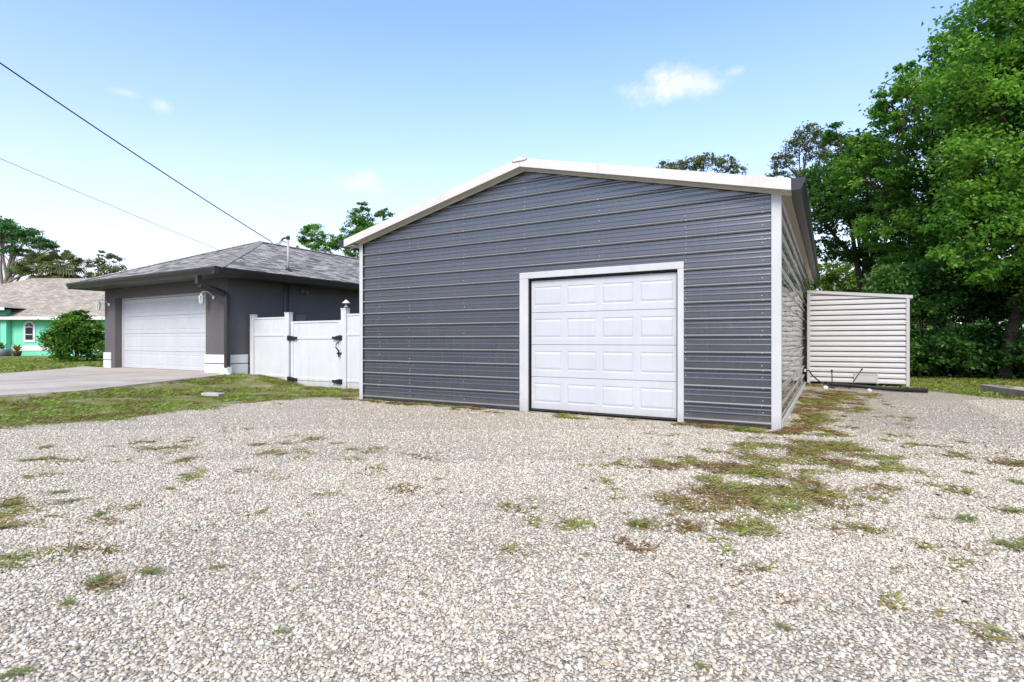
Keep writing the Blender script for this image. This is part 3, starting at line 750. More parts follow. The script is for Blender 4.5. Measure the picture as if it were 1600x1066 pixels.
def fence(x0, x1, label, n, zt=1.79, bot=.14, posts=(), last=None):
    e = tag(empty('vinyl_fence', ((x0 + x1) / 2, FY, 0)), label, 'fence', 'white vinyl fence sections'); inv = Matrix.Translation(e.location).inverted()
    boards(e, x0, x1, -.12, bot, inv, n, FY - .012, FY + .012)
    rail(e, x0, x1, bot, bot + .06, inv)
    boards(e, x0, x1, bot + .06, 1.27, inv, n, FY - .012, FY + .012)
    rail(e, x0, x1, 1.27, 1.33, inv)
    boards(e, x0, x1, 1.33, zt - .05, inv, n, FY - .012, FY + .012)
    rail(e, x0, x1, zt - .05, zt, inv)
    for p in posts: post(e, *p, inv)
    return e
fence(-13.95, -12.61, 'white vinyl fence section between grey house and gate', 9, 1.79, .16, [(-14.10, -13.95, 1.86), (-12.61, -12.44, 1.88)])
fence(-10.30, -7.98, 'narrow white vinyl fence section between gate and metal garage', 14, 1.81, .12, [(-10.47, -10.30, 1.93)])
gate = tag(empty('vinyl_gate', (-11.45, FY, 0)), 'wide white vinyl gate with black hinges and latch', 'gate'); ginv = Matrix.Translation(gate.location).inverted()
ga0, ga1 = -12.40, -10.51
for a, b in ((ga0, ga0 + .10), (ga1 - .10, ga1)):
    o = MB().box(a, b, FY - .032, FY + .032, -.05, 1.66).build('stile', 'vinyl', gate, bevel=.004); o.matrix_parent_inverse = ginv
for z0, z1 in ((-.04, .11), (.2, .2)): pass
boards(gate, ga0 + .10, ga1 - .10, -.05, .11, ginv, 11, FY - .01, FY + .012)
rail(gate, ga0 + .10, ga1 - .10, .11, .18, ginv)
boards(gate, ga0 + .10, ga1 - .10, .18, 1.19, ginv, 11, FY - .01, FY + .012)
rail(gate, ga0 + .10, ga1 - .10, 1.19, 1.25, ginv)
boards(gate, ga0 + .10, ga1 - .10, 1.25, 1.61, ginv, 11, FY - .01, FY + .012)
rail(gate, ga0 + .10, ga1 - .10, 1.61, 1.66, ginv)
for x, s in ((ga0, 1), (ga1, -1)):
    for z in (.13, 1.22):
        m = MB().prism([(x - s * .09, z - .06), (x + s * .10, z - .05), (x + s * .16, z - .028), (x + s * .26, z - .034), (x + s * .26, z + .034), (x + s * .16, z + .028), (x + s * .10, z + .05), (x - s * .09, z + .06)][::s], 'y', FY - .083, FY - .068 if False else FY - .0335)
        m.tube([(x - s * .01, FY - .09, z - .07), (x - s * .01, FY - .09, z + .07)], .016, 8)
        o = m.build('hinge', 'black_iron', gate); o.matrix_parent_inverse = ginv
lx = ga1 - .07
o = MB().tube([(lx, FY - .04, 1.12), (lx - .02, FY - .10, 1.06), (lx - .02, FY - .11, .98), (lx, FY - .05, .90)], .014, 8).lathe([(.02, -.02), (.045, 0), (.02, .02)], (lx + .03, FY - .07, .84), 8).bar((lx - .03, FY - .06, .82), (lx + .14, FY - .08, .84), .03).bar((lx + .06, FY - .09, .74), (lx + .06, FY - .09, .92), .025).build('latch', 'black_iron', gate)
o.matrix_parent_inverse = ginv
pl = tag(empty('post_light', (-10.36, FY, 1.985)), 'small solar lamp on the tall white post right of the gate', 'lamp')
MB().lathe([(.05, -.01), (.06, .0), (.03, .015), (.022, .06), (.02, .09)], (0, 0, 0), 10).build('lamp_base', 'mast_metal', pl)
MB().lathe([(.095, .09), (.10, .10), (.04, .15), (.008, .18)], (0, 0, 0), 10).build('lamp_cap', 'pvc', pl)
bp = tag(empty('white_post', (-9.85, 10.9, 0)), 'white post top showing behind the fence beside the metal garage', 'post')
MB().box(-.07, .07, -.07, .07, -.1, 2.28).build('shaft', 'vinyl', bp); MB().lathe([(.1, 2.28), (.1, 2.31), (.01, 2.36)], (0, 0, 0), 4).build('cap', 'vinyl', bp)

# ------------------------------------------------------------------ white lean-to shed
SX0, SX1, SY, SD = -.50, 1.66, 16.1, 3.6
shed = tag(empty('lean_to_shed', ((SX0 + SX1) / 2, SY, 0)), 'small white lap-sided lean-to shed behind the metal garage', 'shed'); sinv = Matrix.Translation(shed.location).inverted()
def sp(o): o.matrix_parent_inverse = sinv; return o
def ztop(x): return 2.455 - .215 * (x - SX0) / (SX1 - SX0)
lap = .131
def slat(x0, x1, zb):
    bm = bmesh.new(); rows = []
    for dz, dy in ((.016, -.034), (.026, -.037), (.075, -.031), (.102, -.016), (.116, -.006), (lap, -.003)):
        rows.append([bm.verts.new((x, SY + dy, zb + dz)) for x in (x0, x1)])
    rows.insert(0, [bm.verts.new((x, SY - .001, zb + .016)) for x in (x0, x1)])
    for a, b in zip(rows, rows[1:]): bm.faces.new((a[0], a[1], b[1], b[0]))
    bmesh.ops.bisect_plane(bm, geom=bm.verts[:] + bm.edges[:] + bm.faces[:], plane_co=(SX0, 0, 2.455 - .06), plane_no=(.215 / (SX1 - SX0), 0, 1), clear_outer=True)
    me = bpy.data.meshes.new('siding_slat'); bm.to_mesh(me); n = len(bm.faces); bm.free(); return me if n else None
full = slat(SX0 + .05, SX1 - .05, 0.0)
for k in range(19):
    zb = .085 + lap * k
    if zb + lap < 2.15: o = sp(link('siding_slat', full, 'shed_white', shed)); o.location.z = zb
    else:
        me = slat(SX0 + .05, SX1 - .05, zb)
        if me: sp(link('siding_slat', me, 'shed_white', shed))
sp(MB().box(SX0 + .06, SX1 - .06, SY - .0008, SY + .0004, .09, 2.2).build('lap_shadow_sheet', 'dark_gap', shed))  # dark sheet added behind the slots to draw the shadow under each lap
sp(MB().box(SX0, SX0 + .07, SY - .05, SY + .05, .06, ztop(SX0) - .05).build('corner_board', 'shed_white', shed, bevel=.004))
sp(MB().box(SX1 - .07, SX1, SY - .05, SY + .05, .04, ztop(SX1) - .05).build('corner_board', 'shed_white', shed, bevel=.004))
sp(MB().add([(SX0, SY - .06, ztop(SX0) - .075), (SX1 + .06, SY - .06, ztop(SX1 + .06) - .075), (SX1 + .06, SY + .02, ztop(SX1 + .06) - .075), (SX0, SY + .02, ztop(SX0) - .075), (SX0, SY - .06, ztop(SX0)), (SX1 + .06, SY - .06, ztop(SX1 + .06)), (SX1 + .06, SY + .02, ztop(SX1 + .06)), (SX0, SY + .02, ztop(SX0))],
             [(0, 3, 2, 1), (4, 5, 6, 7), (0, 1, 5, 4), (1, 2, 6, 5), (2, 3, 7, 6), (3, 0, 4, 7)]).build('roof_trim', 'shed_white', shed))
sp(MB().prism([(SX0 + .02, .085), (SX1 - .02, .085), (SX1 - .02, ztop(SX1) - .08), (SX0 + .02, ztop(SX0) - .08)], 'y', SY + .001, SY + SD).build('side_walls', 'shed_white', shed))
sp(MB().prism([(SX0, ztop(SX0) - .07), (SX1 + .06, ztop(SX1 + .06) - .07), (SX1 + .06, ztop(SX1 + .06) - .01), (SX0, ztop(SX0) - .01)], 'y', SY + .021, SY + SD + .1).build('roof_sheet', 'cream_trim', shed))
sp(MB().box(SX0 + .05, SX1 - .3, SY - .05, SY + .06, -.08, .035).build('skid', 'weathered_wood', shed))
m = MB().box(.56, 1.00, SY - .046, SY - .026, .12, .30)
m.box(.53, .56, SY - .058, SY - .024, .10, .35).box(1.00, 1.03, SY - .058, SY - .024, .08, .35).box(.561, .999, SY - .054, SY - .024, .30, .335)
sp(m.build('vent_cover', 'shed_white', shed))

# black corrugated drain pipe, hose, rods and odds lying in front of the shed
path = [(-.05, 15.35, .08), (.35, 15.2, .09), (.75, 15.02, .075), (1.15, 14.9, .06), (1.55, 14.86, .055), (1.86, 14.9, .05)]
def smooth_path(p, n=12):
    P = [Vector(q) for q in p]; P = [P[0] * 2 - P[1]] + P + [P[-1] * 2 - P[-2]]; out = []
    for i in range(1, len(P) - 2):
        for t in range(n):
            u = t / n; a, b, c, d = P[i - 1:i + 3]
            out.append(.5 * ((2 * b) + (c - a) * u + (2 * a - 5 * b + 4 * c - d) * u * u + (3 * b - a - 3 * c + d) * u ** 3))
    return out + [P[-2]]
pp = smooth_path(path, 22)
tag(MB().tube(pp, [.05 if i % 2 else .043 for i in range(len(pp))], 10).build('drain_pipe', 'corrugated_black'), 'black corrugated drain pipe lying on the ground before the white shed', 'pipe')
hp = smooth_path([(-.54, 15.3, .40), (-.44, 15.25, .41), (-.36, 15.2, .3), (-.2, 15.15, .16), (0, 15.1, .06), (.12, 15.1, .02)], 8)
hose = tag(empty('garden_hose', (-.54, 15.3, .4)), 'black hose hanging from a white spigot on the metal garage side', 'hose'); hinv = Matrix.Translation(hose.location).inverted()
o = MB().tube(hp, .016, 8).build('tube', 'cable_black', hose, smooth=True); o.matrix_parent_inverse = hinv
o = MB().lathe([(.03, -.03), (.035, 0), (.03, .03)], (-.52, 15.3, .41), 8).build('spigot', 'pvc', hose); o.matrix_parent_inverse = hinv
tag(MB().tube([(.06, 15.2, -.02), (.05, 15.2, .42)], .012, 8).lathe([(.008, 0), (.02, .01), (.02, .05)], (.05, 15.2, .40), 8).build('iron_stake', 'cable_black'), 'thin upright black stake in front of the white shed', 'stake')
tag(MB().tube([(.40, 15.25, .0), (.66, 15.45, .45)], .013, 8).tube([(.655, 15.447, .44), (.68, 15.465, .48)], .02, 8).build('leaning_rod', 'cable_black'), 'black rod leaning to the right in front of the white shed', 'rod')
tag(MB().box(.35, 1.10, 15.6, 15.74, .02, .05).build('rusty_board', 'rust_plate', bevel=.005), 'dark rusty board lying flat under the white shed edge', 'board')
def rock(r, seed, flat=.7):
    bm = bmesh.new(); bmesh.ops.create_icosphere(bm, subdivisions=2, radius=r); rr = random.Random(seed)
    off = Vector((rr.uniform(0, 9), rr.uniform(0, 9), rr.uniform(0, 9)))
    from mathutils import noise as mn
    for v in bm.verts:
        v.co *= 1 + .35 * mn.noise(v.co / r * .9 + off); v.co.z *= flat
    me = bpy.data.meshes.new('rock'); bm.to_mesh(me); bm.free(); return me
for x, y, r, lb in ((-.08, 15.05, .06, 'round white stone at the end of the black hose'), (.78, 14.8, .05, 'small white stone lying before the middle of the black drain pipe')):
    o = tag(link('stone', rock(r, int(x * 100)), 'pvc'), lb, 'stone'); o.location = (x, y, r * .4)
# weathered timber frame on the grass at the right
fr = tag(empty('timber_frame', (3.4, 15.2, 0)), 'weathered wooden frame lying on the grass below the oaks', 'timber frame'); finv = Matrix.Translation(fr.location).inverted()
for a, b in (((2.95, 15.75, .10), (3.55, 13.7, .09)), ((2.98, 15.8, .10), (4.1, 14.4, .12)), ((3.25, 14.9, .11), (3.55, 15.1, .12)), ((3.5, 13.85, .10), (4.05, 14.45, .12)), ((3.36, 14.4, .1), (3.82, 14.75, .12))):
    o = MB().bar(a, b, .09, .14).build('beam', 'weathered_wood', fr, bevel=.006); o.matrix_parent_inverse = finv
# paver in the grass
o = tag(MB().box(-.2, .2, -.1, .1, -.03, .03).build('paver', 'concrete_block', bevel=.008), 'flat pale concrete paver lying in the grass near the driveway', 'paver'); o.location = (-10.88, 6.54, H(-10.88, 6.54) + .05); o.rotation_euler = (.02, .03, .35)

# ------------------------------------------------------------------ overhead cables
def cable(p, q, sag, r, name, mat, label):
    p, q = Vector(p), Vector(q); n = 40
    pts = []
    for i in range(n + 1):
        t = i / n; v = p.lerp(q, t); v.z -= sag * 4 * t * (1 - t); pts.append(v)
    return tag(MB().tube(pts, r, 6).build(name, mat), label, 'cable')
cable((-14.59, 10.54, 4.16), (-8.8, -6.0, 8.87), .28, .0125, 'power_cable', 'cable_black', 'thick black service cable running from the roof mast up to the left')
cable((-13.62, 10.62, 2.98), (-9.6, -4.6, 5.9), .22, .0045, 'telephone_cable', 'cable_grey', 'thin grey cable sagging from the side eave of the grey house')

# ------------------------------------------------------------------ teal house far left
def campos(lat, dep): return (lat * math.cos(TH) - dep * math.sin(TH), lat * math.sin(TH) + dep * math.cos(TH))
tx, ty = campos(-28.5, 34)
teal = tag(empty('teal_house', (tx, ty, .2), TH), 'bright teal single-storey house with tan shingle roof behind the round bush', 'house')
MB().box(-10, 5.2, 0, 9, -.3, 2.55).build('wall', 'teal_stucco', teal)
MB().box(-10.02, 5.22, -.03, -.001, .33, .66).build('white_band', 'house_white', teal)
E0, R0 = -.6, 2.42
me = roofmesh([((-13.3, E0, R0), (4.6, E0, R0), (-2.0, 6, 5.55), (-6.7, 6, 5.55)), ((4.6, E0, R0), (4.6, 12.6, R0), (-2.0, 6, 5.55)), ((-13.3, 12.6, R0), (-13.3, E0, R0), (-6.7, 6, 5.55)), ((4.6, 12.6, R0), (-13.3, 12.6, R0), (-6.7, 6, 5.55), (-2, 6, 5.55))])
rt = link('roof', me, 'shingle_tan', teal)
MB().box(-13.3, 4.6, E0 - .02, E0 + .0, R0 - .17, R0 + .01).build('fascia', 'house_white', teal)
MB().box(-13.2, 4.5, E0 + .001, -.001, R0 - .16, R0 - .14).build('soffit', 'house_white', teal)
MB().box(-8.5, -2.75, -.35, -.04, -.2, 2.9).build('entry_wall', 'teal_stucco', teal)
rt2 = link('entry_roof', roofmesh([((-8.9, -.95, 2.98), (-2.3, -.95, 2.98), (-5.6, 2.6, 3.7)), ((-2.3, -.95, 2.98), (-2.3, 5, 2.98), (-5.6, 5.4, 3.7), (-5.6, 2.6, 3.7))]), 'shingle_tan', teal)
MB().box(-8.9, -2.3, -.97, -.951, 2.82, 2.98).build('fascia', 'house_white', teal)
MB().box(-8.8, -2.32, -.949, -.36, 2.82, 2.84).build('soffit', 'soffit_dark', teal)
def arch(cx_, w, z0, zs, y0, y1, n=10):
    pts = [(cx_ - w / 2, z0), (cx_ + w / 2, z0)] + [(cx_ + w / 2 * math.cos(math.pi * k / n), zs + w / 2 * math.sin(math.pi * k / n)) for k in range(n + 1)]
    return MB().prism(pts, 'y', y0, y1)
wx = -1.6
win = arch(wx, .74, .86, 1.83, -.05, -.001).build('window', 'house_white', teal)
arch(wx, .46, 1.02, 1.83, -.062, -.051).build('pane', 'window_glass', win)
m = MB()
for z in (1.35, 1.72): m.box(wx - .24, wx + .24, -.075, -.0625, z - .02, z + .02)
MB().box(wx - .24, wx + .24, -.075, -.0625, 1.33, 1.37).build('mullion', 'house_white', win)
MB().box(wx - .24, wx + .24, -.075, -.0625, 1.79, 1.83).build('mullion', 'house_white', win)
for k in (-1, 0, 1):
    a = math.pi / 2 + k * .7; MB().bar((wx, -.069, 1.83), (wx + .24 * math.cos(a), -.069, 1.83 + .24 * math.sin(a)), .02, .012).build('mullion', 'house_white', win)
dr = MB().box(-4.3, -3.12, -.40, -.351, 0, 2.25).build('entry_door', 'house_white', teal)
for i in range(2):
    for j in range(4):
        MB().box(-3.5 + i * .19, -3.35 + i * .19, -.42, -.401, .45 + j * .43, .82 + j * .43).build('pane', 'window_glass', dr)

# ------------------------------------------------------------------ vegetation
def leaf_mesh(name, cen, size, tint, up=.6, aspect=.55, rng=RNG, bend=.25):
    """one bent rhombic leaf per centre"""
    n = len(cen)
    nrm = rng.normal(size=(n, 3)); nrm[:, 2] = np.abs(nrm[:, 2]) + up; nrm /= np.linalg.norm(nrm, axis=1)[:, None]
    t = rng.normal(size=(n, 3)); t -= nrm * np.sum(t * nrm, axis=1)[:, None]; t /= np.linalg.norm(t, axis=1)[:, None]
    b = np.cross(nrm, t); s = (size * rng.uniform(.65, 1.35, n))[:, None]
    v = np.empty((n, 4, 3)); mid = nrm * s * bend * .5
    v[:, 0] = cen - t * s * .5 - mid; v[:, 1] = cen + b * s * aspect * .5 + mid; v[:, 2] = cen + t * s * .5 - mid; v[:, 3] = cen - b * s * aspect * .5 + mid
    return quads(name, v.reshape(-1, 3), n, np.repeat(np.clip(tint, 0, 1), 4))
def quads(name, v, n, tint, k=4):
    me = bpy.data.meshes.new(name); me.vertices.add(len(v)); me.vertices.foreach_set('co', v.astype(np.float32).ravel())
    me.loops.add(n * k); me.loops.foreach_set('vertex_index', np.arange(n * k, dtype=np.int32))
    me.polygons.add(n); me.polygons.foreach_set('loop_start', np.arange(0, n * k, k, dtype=np.int32)); me.polygons.foreach_set('loop_total', np.full(n, k, dtype=np.int32))
    me.update(calc_edges=True)
    a = me.attributes.new('tint', 'FLOAT', 'POINT'); a.data.foreach_set('value', tint.astype(np.float32))
    return me
def rdirs(n, rng, zmin=-.5):
    d = rng.normal(size=(n * 3, 3)); d /= np.linalg.norm(d, axis=1)[:, None]; d = d[d[:, 2] > zmin]; return d[:n]
def make_tree(name, label, cat, base, lobes, clumps, per, leaf, mat, trunk_r, bark='bark', fork=.35, group=None, seed=1, cr=.30, flat=.55, up=.6, shell=.5, twigs=7, lean=(0, 0), bright=None):
    rng = np.random.default_rng(seed); base = Vector(base)
    t = tag(empty(name, base), label, cat, group); L = [(Vector(c) - base, r) for c, r in lobes]
    wts = np.array([r ** 2 for c, r in L]); wts /= wts.sum()
    cc = []; cr_ = []; lob = []
    for i, (c, r) in enumerate(L):
        k = max(3, int(clumps * wts[i])); d = rdirs(k, rng); k = len(d)
        rad = r * (shell + (1.08 - shell) * rng.random(k) ** .6); p = np.array(c)[None] + d * rad[:, None] * np.array([1, 1, .85])
        cc.append(p); cr_.append(np.full(k, r * cr) * rng.uniform(.6, 1.3, k)); lob.append(np.full(k, i))
    cc = np.concatenate(cc); cr_ = np.concatenate(cr_); lob = np.concatenate(lob); nk = len(cc)
    lo_ = rng.normal(0, .13, len(L)); ct = rng.normal(.43, .2, nk) + lo_[lob] + (np.array([bright.get(q, 0) for q in range(len(L))])[lob] if bright else 0)
    idx = np.repeat(np.arange(nk), rng.integers(int(per * .6), int(per * 1.4) + 1, nk)); n = len(idx)
    off = rng.normal(size=(n, 3)) * np.array([.55, .55, .55 * flat]); pos = cc[idx] + off * cr_[idx][:, None]
    keep = pos[:, 2] > .05 - base.z * 0; pos, idx, off = pos[keep], idx[keep], off[keep]
    tint = ct[idx] + rng.normal(0, .13, len(idx))
    link('crown', leaf_mesh('crown', pos, leaf, tint, up, rng=rng), mat, t)
    if trunk_r:
        m = MB(); top = sum((c * r for c, r in L), Vector()) / sum(r for c, r in L); rr = random.Random(seed)
        fk = Vector((top.x * .35 + lean[0], top.y * .35 + lean[1], top.z * fork)); jig = lambda s: Vector((rr.uniform(-s, s), rr.uniform(-s, s), rr.uniform(-s, s)))
        tp = smooth_path([Vector((0, 0, -.2)), fk * .5 + jig(trunk_r * .6), fk, fk.lerp(top, .6) + jig(.2), top], 6)
        m.tube(tp, [trunk_r * (1.35 if i < 2 else 1) * (1 - .78 * i / len(tp)) for i in range(len(tp))], 9)
        for i, (c, r) in enumerate(L):
            s = fk.lerp(top, rr.uniform(0, .55)); mid = s.lerp(c, .5) + jig(r * .25) + Vector((0, 0, r * .15)); lr = trunk_r * rr.uniform(.28, .45)
            lp = smooth_path([s, mid, c], 5); m.tube(lp, [lr * (1 - .7 * k / len(lp)) for k in range(len(lp))], 6)
            ids = np.where(lob == i)[0]; rng.shuffle(ids)
            for j in ids[:twigs]:
                e = Vector(cc[j]); st = mid.lerp(c, rr.uniform(0, 1)); mm = st.lerp(e, .5) + jig(r * .12)
                m.tube([st, mm, e], [lr * .32, lr * .2, lr * .07], 4, cap=False)
        m.build('trunk', bark, t, smooth=True)
    return t
OG = 'live oaks behind the shed'
make_tree('oak_tree', 'tall spreading oak with bright low boughs at the right edge', 'tree', (4.45, 21.3, 0),
          [((4.48, 19.97, 9.6), 1.7), ((3.87, 19.6, 7.9), 1.6), ((5.1, 20.3, 7.3), 2.1), ((4.0, 19.6, 5.7), 1.5), ((5.1, 20.2, 4.8), 2.0), ((4.0, 19.3, 3.9), 1.3), ((4.6, 19.4, 3.3), 1.2), ((3.3, 19.2, 3.4), .75), ((3.2, 19.3, 4.5), .9),
           ((6.2, 20.9, 8.8), 2.4), ((6.5, 21.1, 5.3), 2.4), ((6.3, 20.8, 11), 2.0), ((5.2, 20.3, 11.0), 1.6), ((8.2, 20, 7), 2.4), ((5.8, 19.8, 2.9), .9), ((4.1, 18.9, 2.9), .7), ((5.0, 19.2, 2.7), .8)],
          1300, 60, .135, 'leaf_oak', .2, 'bark', group=OG, seed=3, cr=.28, bright={3: .15, 4: .2, 5: .22, 6: .25, 7: .2, 8: .15, 14: .2, 15: .2, 16: .25})
make_tree('oak_tree', 'broad dark green oak in the middle of the grove, gaps in its crown', 'tree', (3.4, 24.6, 0),
          [((3.55, 24.06, 10.3), 1.15), ((2.6, 23.5, 9.3), 1.25), ((3.94, 24.3, 8.4), 1.5), ((2.0, 23.2, 8.0), 1.2), ((3.0, 23.9, 6.3), 1.5), ((1.2, 22.9, 6.9), 1.1), ((4.7, 24.7, 10.4), 1.3), ((3.55, 24.0, 4.5), 1.6), ((2.1, 23.3, 5.0), 1.2), ((4.5, 24.6, 6.3), 1.6), ((2.8, 23.6, 3.4), 1.3), ((5.5, 25.2, 8.5), 1.6), ((6.3, 25.5, 6), 1.8), ((3.55, 24.0, 11.4), .5), ((2.5, 23.45, 10.5), .5), ((1.85, 23.1, 9.5), .5), ((4.3, 24.5, 11.5), .55), ((1.0, 22.6, 8.1), .45)],
          900, 50, .15, 'leaf_oak', .24, group=OG, seed=4, cr=.25)
make_tree('oak_tree', 'lower leaning oak rising directly behind the white shed', 'tree', (1.3, 27.6, 0),
          [((.35, 26.8, 9.8), .6), ((.1, 26.7, 7.7), 1.15), ((1.15, 27.3, 8.8), 1.1), ((-.35, 26.4, 6.4), 1.1), ((.8, 27.1, 6.4), 1.3), ((-.1, 26.5, 4.8), .8), ((2.0, 27.8, 6.6), 1.2), ((2.2, 27.9, 8.3), .9), ((1.3, 27.4, 4.6), .7), ((2.9, 28, 5), 1.3)],
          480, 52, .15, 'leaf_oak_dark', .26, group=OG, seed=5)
UG = 'understorey shrubs below the oaks'
for i, (x, y, rz, lb) in enumerate([(2.35, 20.6, 1.5, 'tall dark shrub touching the right corner of the white shed'), (5.5, 20.9, 1.5, 'low dark shrub right of the big oak trunk'), (2.6, 21.6, 1.5, 'dark shrub in deep shade right beside the white shed corner'), (3.7, 22.2, 1.6, 'dark shrub under the oaks left of the big trunk'), (4.9, 23.0, 1.7, 'dark shrub in shade behind the big oak trunk'), (6.2, 22.4, 1.5, 'dark leafy shrub at the right edge below the oaks')]):
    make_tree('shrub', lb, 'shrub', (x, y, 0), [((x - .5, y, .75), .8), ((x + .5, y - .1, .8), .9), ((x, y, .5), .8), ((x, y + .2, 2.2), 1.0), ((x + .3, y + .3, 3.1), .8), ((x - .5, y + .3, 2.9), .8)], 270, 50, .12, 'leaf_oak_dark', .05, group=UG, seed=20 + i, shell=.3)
for i, (x, y, z, lb) in enumerate([(.2, 37, 4.6, 'sunlit yellow-green tree seen between garage gutter and oaks'), (3.0, 38, 4.8, 'sunlit yellow-green tree far behind the middle of the shed')]):
    make_tree('sunlit_tree', lb, 'tree', (x, y, 0), [((x - 1.1, y, z - .5), 1.2), ((x + .6, y, z), 1.3), ((x, y, z - 2), 1.6), ((x + 1.5, y + .3, z - 1), 1.2), ((x - .4, y, z + .6), .7)], 220, 45, .17, 'leaf_bright', .12, seed=30 + i, group='sunlit trees beyond the oaks')
make_tree('slender_tree', 'thin-leaved tall tree rising above the right eave of the metal garage', 'tree', (-1.9, 45.4, 0),
          [((-1.9, 45.2, 15.4), .9), ((-2.9, 44.6, 14.3), .8), ((-.7, 45.9, 14.8), .9), ((-3.3, 44.4, 13.4), .6), ((-1.4, 45.4, 16.3), .8), ((-.3, 46.1, 15.9), .7), ((-1.5, 45.3, 13.0), 1.0)], 210, 26, .17, 'leaf_sparse', .17, seed=41, cr=.36, fork=.7)
make_tree('slender_tree', 'thin-leaved treetop peeking over the middle of the right roof slope', 'tree', (-9, 46.8, 0),
          [((-11.6, 45.3, 15.4), .75), ((-10.3, 46.0, 15.4), .95), ((-8.95, 46.9, 15.8), .95), ((-7.6, 47.7, 15.6), .95), ((-6.7, 48.2, 15.1), .7), ((-9, 46.8, 13.4), 1.5)], 230, 28, .18, 'leaf_sparse', .2, seed=42, cr=.34, fork=.7)
make_tree('bushy_tree', 'green tree standing behind the grey house roof ridge', 'tree', (-22.8, 21.9, .2),
          [((-24.5, 20.5, 7.0), .65), ((-24.0, 20.8, 6.2), .7), ((-23.0, 21.3, 6.6), .75), ((-22.4, 21.7, 7.6), .75), ((-21.8, 22.0, 6.9), .8), ((-22.25, 21.75, 8.4), .45), ((-21.2, 22.4, 8.0), .5), ((-25.0, 20.2, 6.5), .5), ((-20.6, 22.4, 7.2), .7), ((-22.3, 21.7, 6), .8)], 300, 42, .125, 'leaf_oak', .11, seed=43, fork=.55)
make_tree('pine_tree', 'dark flat-topped pine with bare limbs at the left edge', 'tree', (-72.6, 21.3, .2),
          [((-71.8, 21.8, 12.1), 1.3), ((-70.1, 22.8, 11.4), 1.3), ((-68.6, 23.7, 10.8), 1.0), ((-71.2, 22.1, 10.2), .9), ((-72.4, 21.5, 13.0), .9), ((-69.8, 23.0, 9.8), .6), ((-74.0, 20.5, 11.6), 1.8), ((-67.7, 24.2, 10.5), .55), ((-70.8, 22.4, 8.2), .8), ((-69.4, 23.2, 8.0), .5)], 230, 42, .24, 'leaf_pine', .36, 'bark_pale', seed=44, flat=.4, fork=.45, cr=.42)
make_tree('slender_tree', 'small thin tree with sparse dark leaves above the teal house', 'tree', (-57.3, 24.4, .2),
          [((-58.1, 24.0, 8.2), .7), ((-56.8, 24.8, 8.6), .6), ((-57.4, 24.4, 7.4), .8), ((-56.3, 25.0, 7.5), .7), ((-58.3, 23.8, 6.8), .7), ((-57.6, 24.2, 9.1), .4)], 110, 24, .2, 'leaf_sparse', .1, seed=45, cr=.36, fork=.6)
# sabal palm
def palm(base, ztop_, label, seed):
    rng = np.random.default_rng(seed); rr = random.Random(seed); t = tag(empty('palm_tree', base), label, 'tree')
    MB().tube([(0, 0, -.2), (.05, 0, ztop_ * .5), (0, .03, ztop_)], [.22, .19, .2], 9).build('trunk', 'bark_pale', t, smooth=True)
    vs = []; tint = []; st = MB()
    for k in range(46):
        az = rr.uniform(0, 6.283); el = rr.uniform(-.75, 1.35); d = Vector((math.cos(az) * math.cos(el), math.sin(az) * math.cos(el), math.sin(el)))
        o = Vector((0, 0, ztop_)); ln = rr.uniform(.9, 1.3); c = o + d * ln + Vector((0, 0, -.12 * ln)); st.tube([o, o + d * ln * .5, c], [.025, .02, .015], 4, cap=False)
        s = d.cross(Vector((0, 0, 1))); s = s.normalized() if s.length > .01 else Vector((1, 0, 0)); u = s.cross(d); tn = rr.gauss(.5, .15) if el > -.35 else rr.gauss(.12, .08)
        for j in range(17):
            a = (j - 8) / 8 * 1.75; f = d * math.cos(a) + s * math.sin(a); L = rr.uniform(.85, 1.25) * (1 - .2 * abs(a) / 1.75); e = c + f * L + Vector((0, 0, -.35 * L * L)); w = (f.cross(u)).normalized() * .075
            md = c + f * L * .55 + u * .04
            vs += [c, md - w, e, md + w]; tint += [tn + rr.gauss(0, .1)] * 4
    st.build('stalks', 'leaf_palm_stalk', t); link('crown', quads('crown', np.array([tuple(v) for v in vs]), len(vs) // 4, np.clip(np.array(tint), 0, 1)), 'leaf_palm', t)
paint('leaf_palm_stalk', (.12, .11, .05), .7, .2)
palm((-62.6, 21.4, .2), 7.5, 'fan palm nearer the pine, drooping fronds behind the teal house roof', 5)
palm((-60.9, 22.4, .2), 7.7, 'fan palm nearer the sparse thin tree, behind the teal house roof', 6)
# round bush in front of the teal house
bx, by = -28.3, 10.9
make_tree('round_bush', 'big rounded green bush on the lawn left of the grey house', 'bush', (bx, by, .2),
          [((bx, by, 1.35), .95), ((bx - .55, by - .3, 1.0), .6), ((bx + .55, by + .3, 1.0), .6), ((bx + .05, by, 1.95), .5), ((bx - .6, by - .3, 1.5), .5), ((bx + .6, by + .35, 1.6), .45), ((bx + .2, by + .1, 2.2), .32), ((bx, by, .65), .8)], 330, 45, .12, 'leaf_bush', .05, seed=50, shell=.6)
make_tree('shrub', 'low shrub between the round bush and the grey house corner', 'bush', (-26.4, 11.6, .2), [((-26.4, 11.6, .8), .6), ((-26.1, 11.8, 1.3), .45)], 70, 40, .11, 'leaf_oak_dark', .03, seed=51)
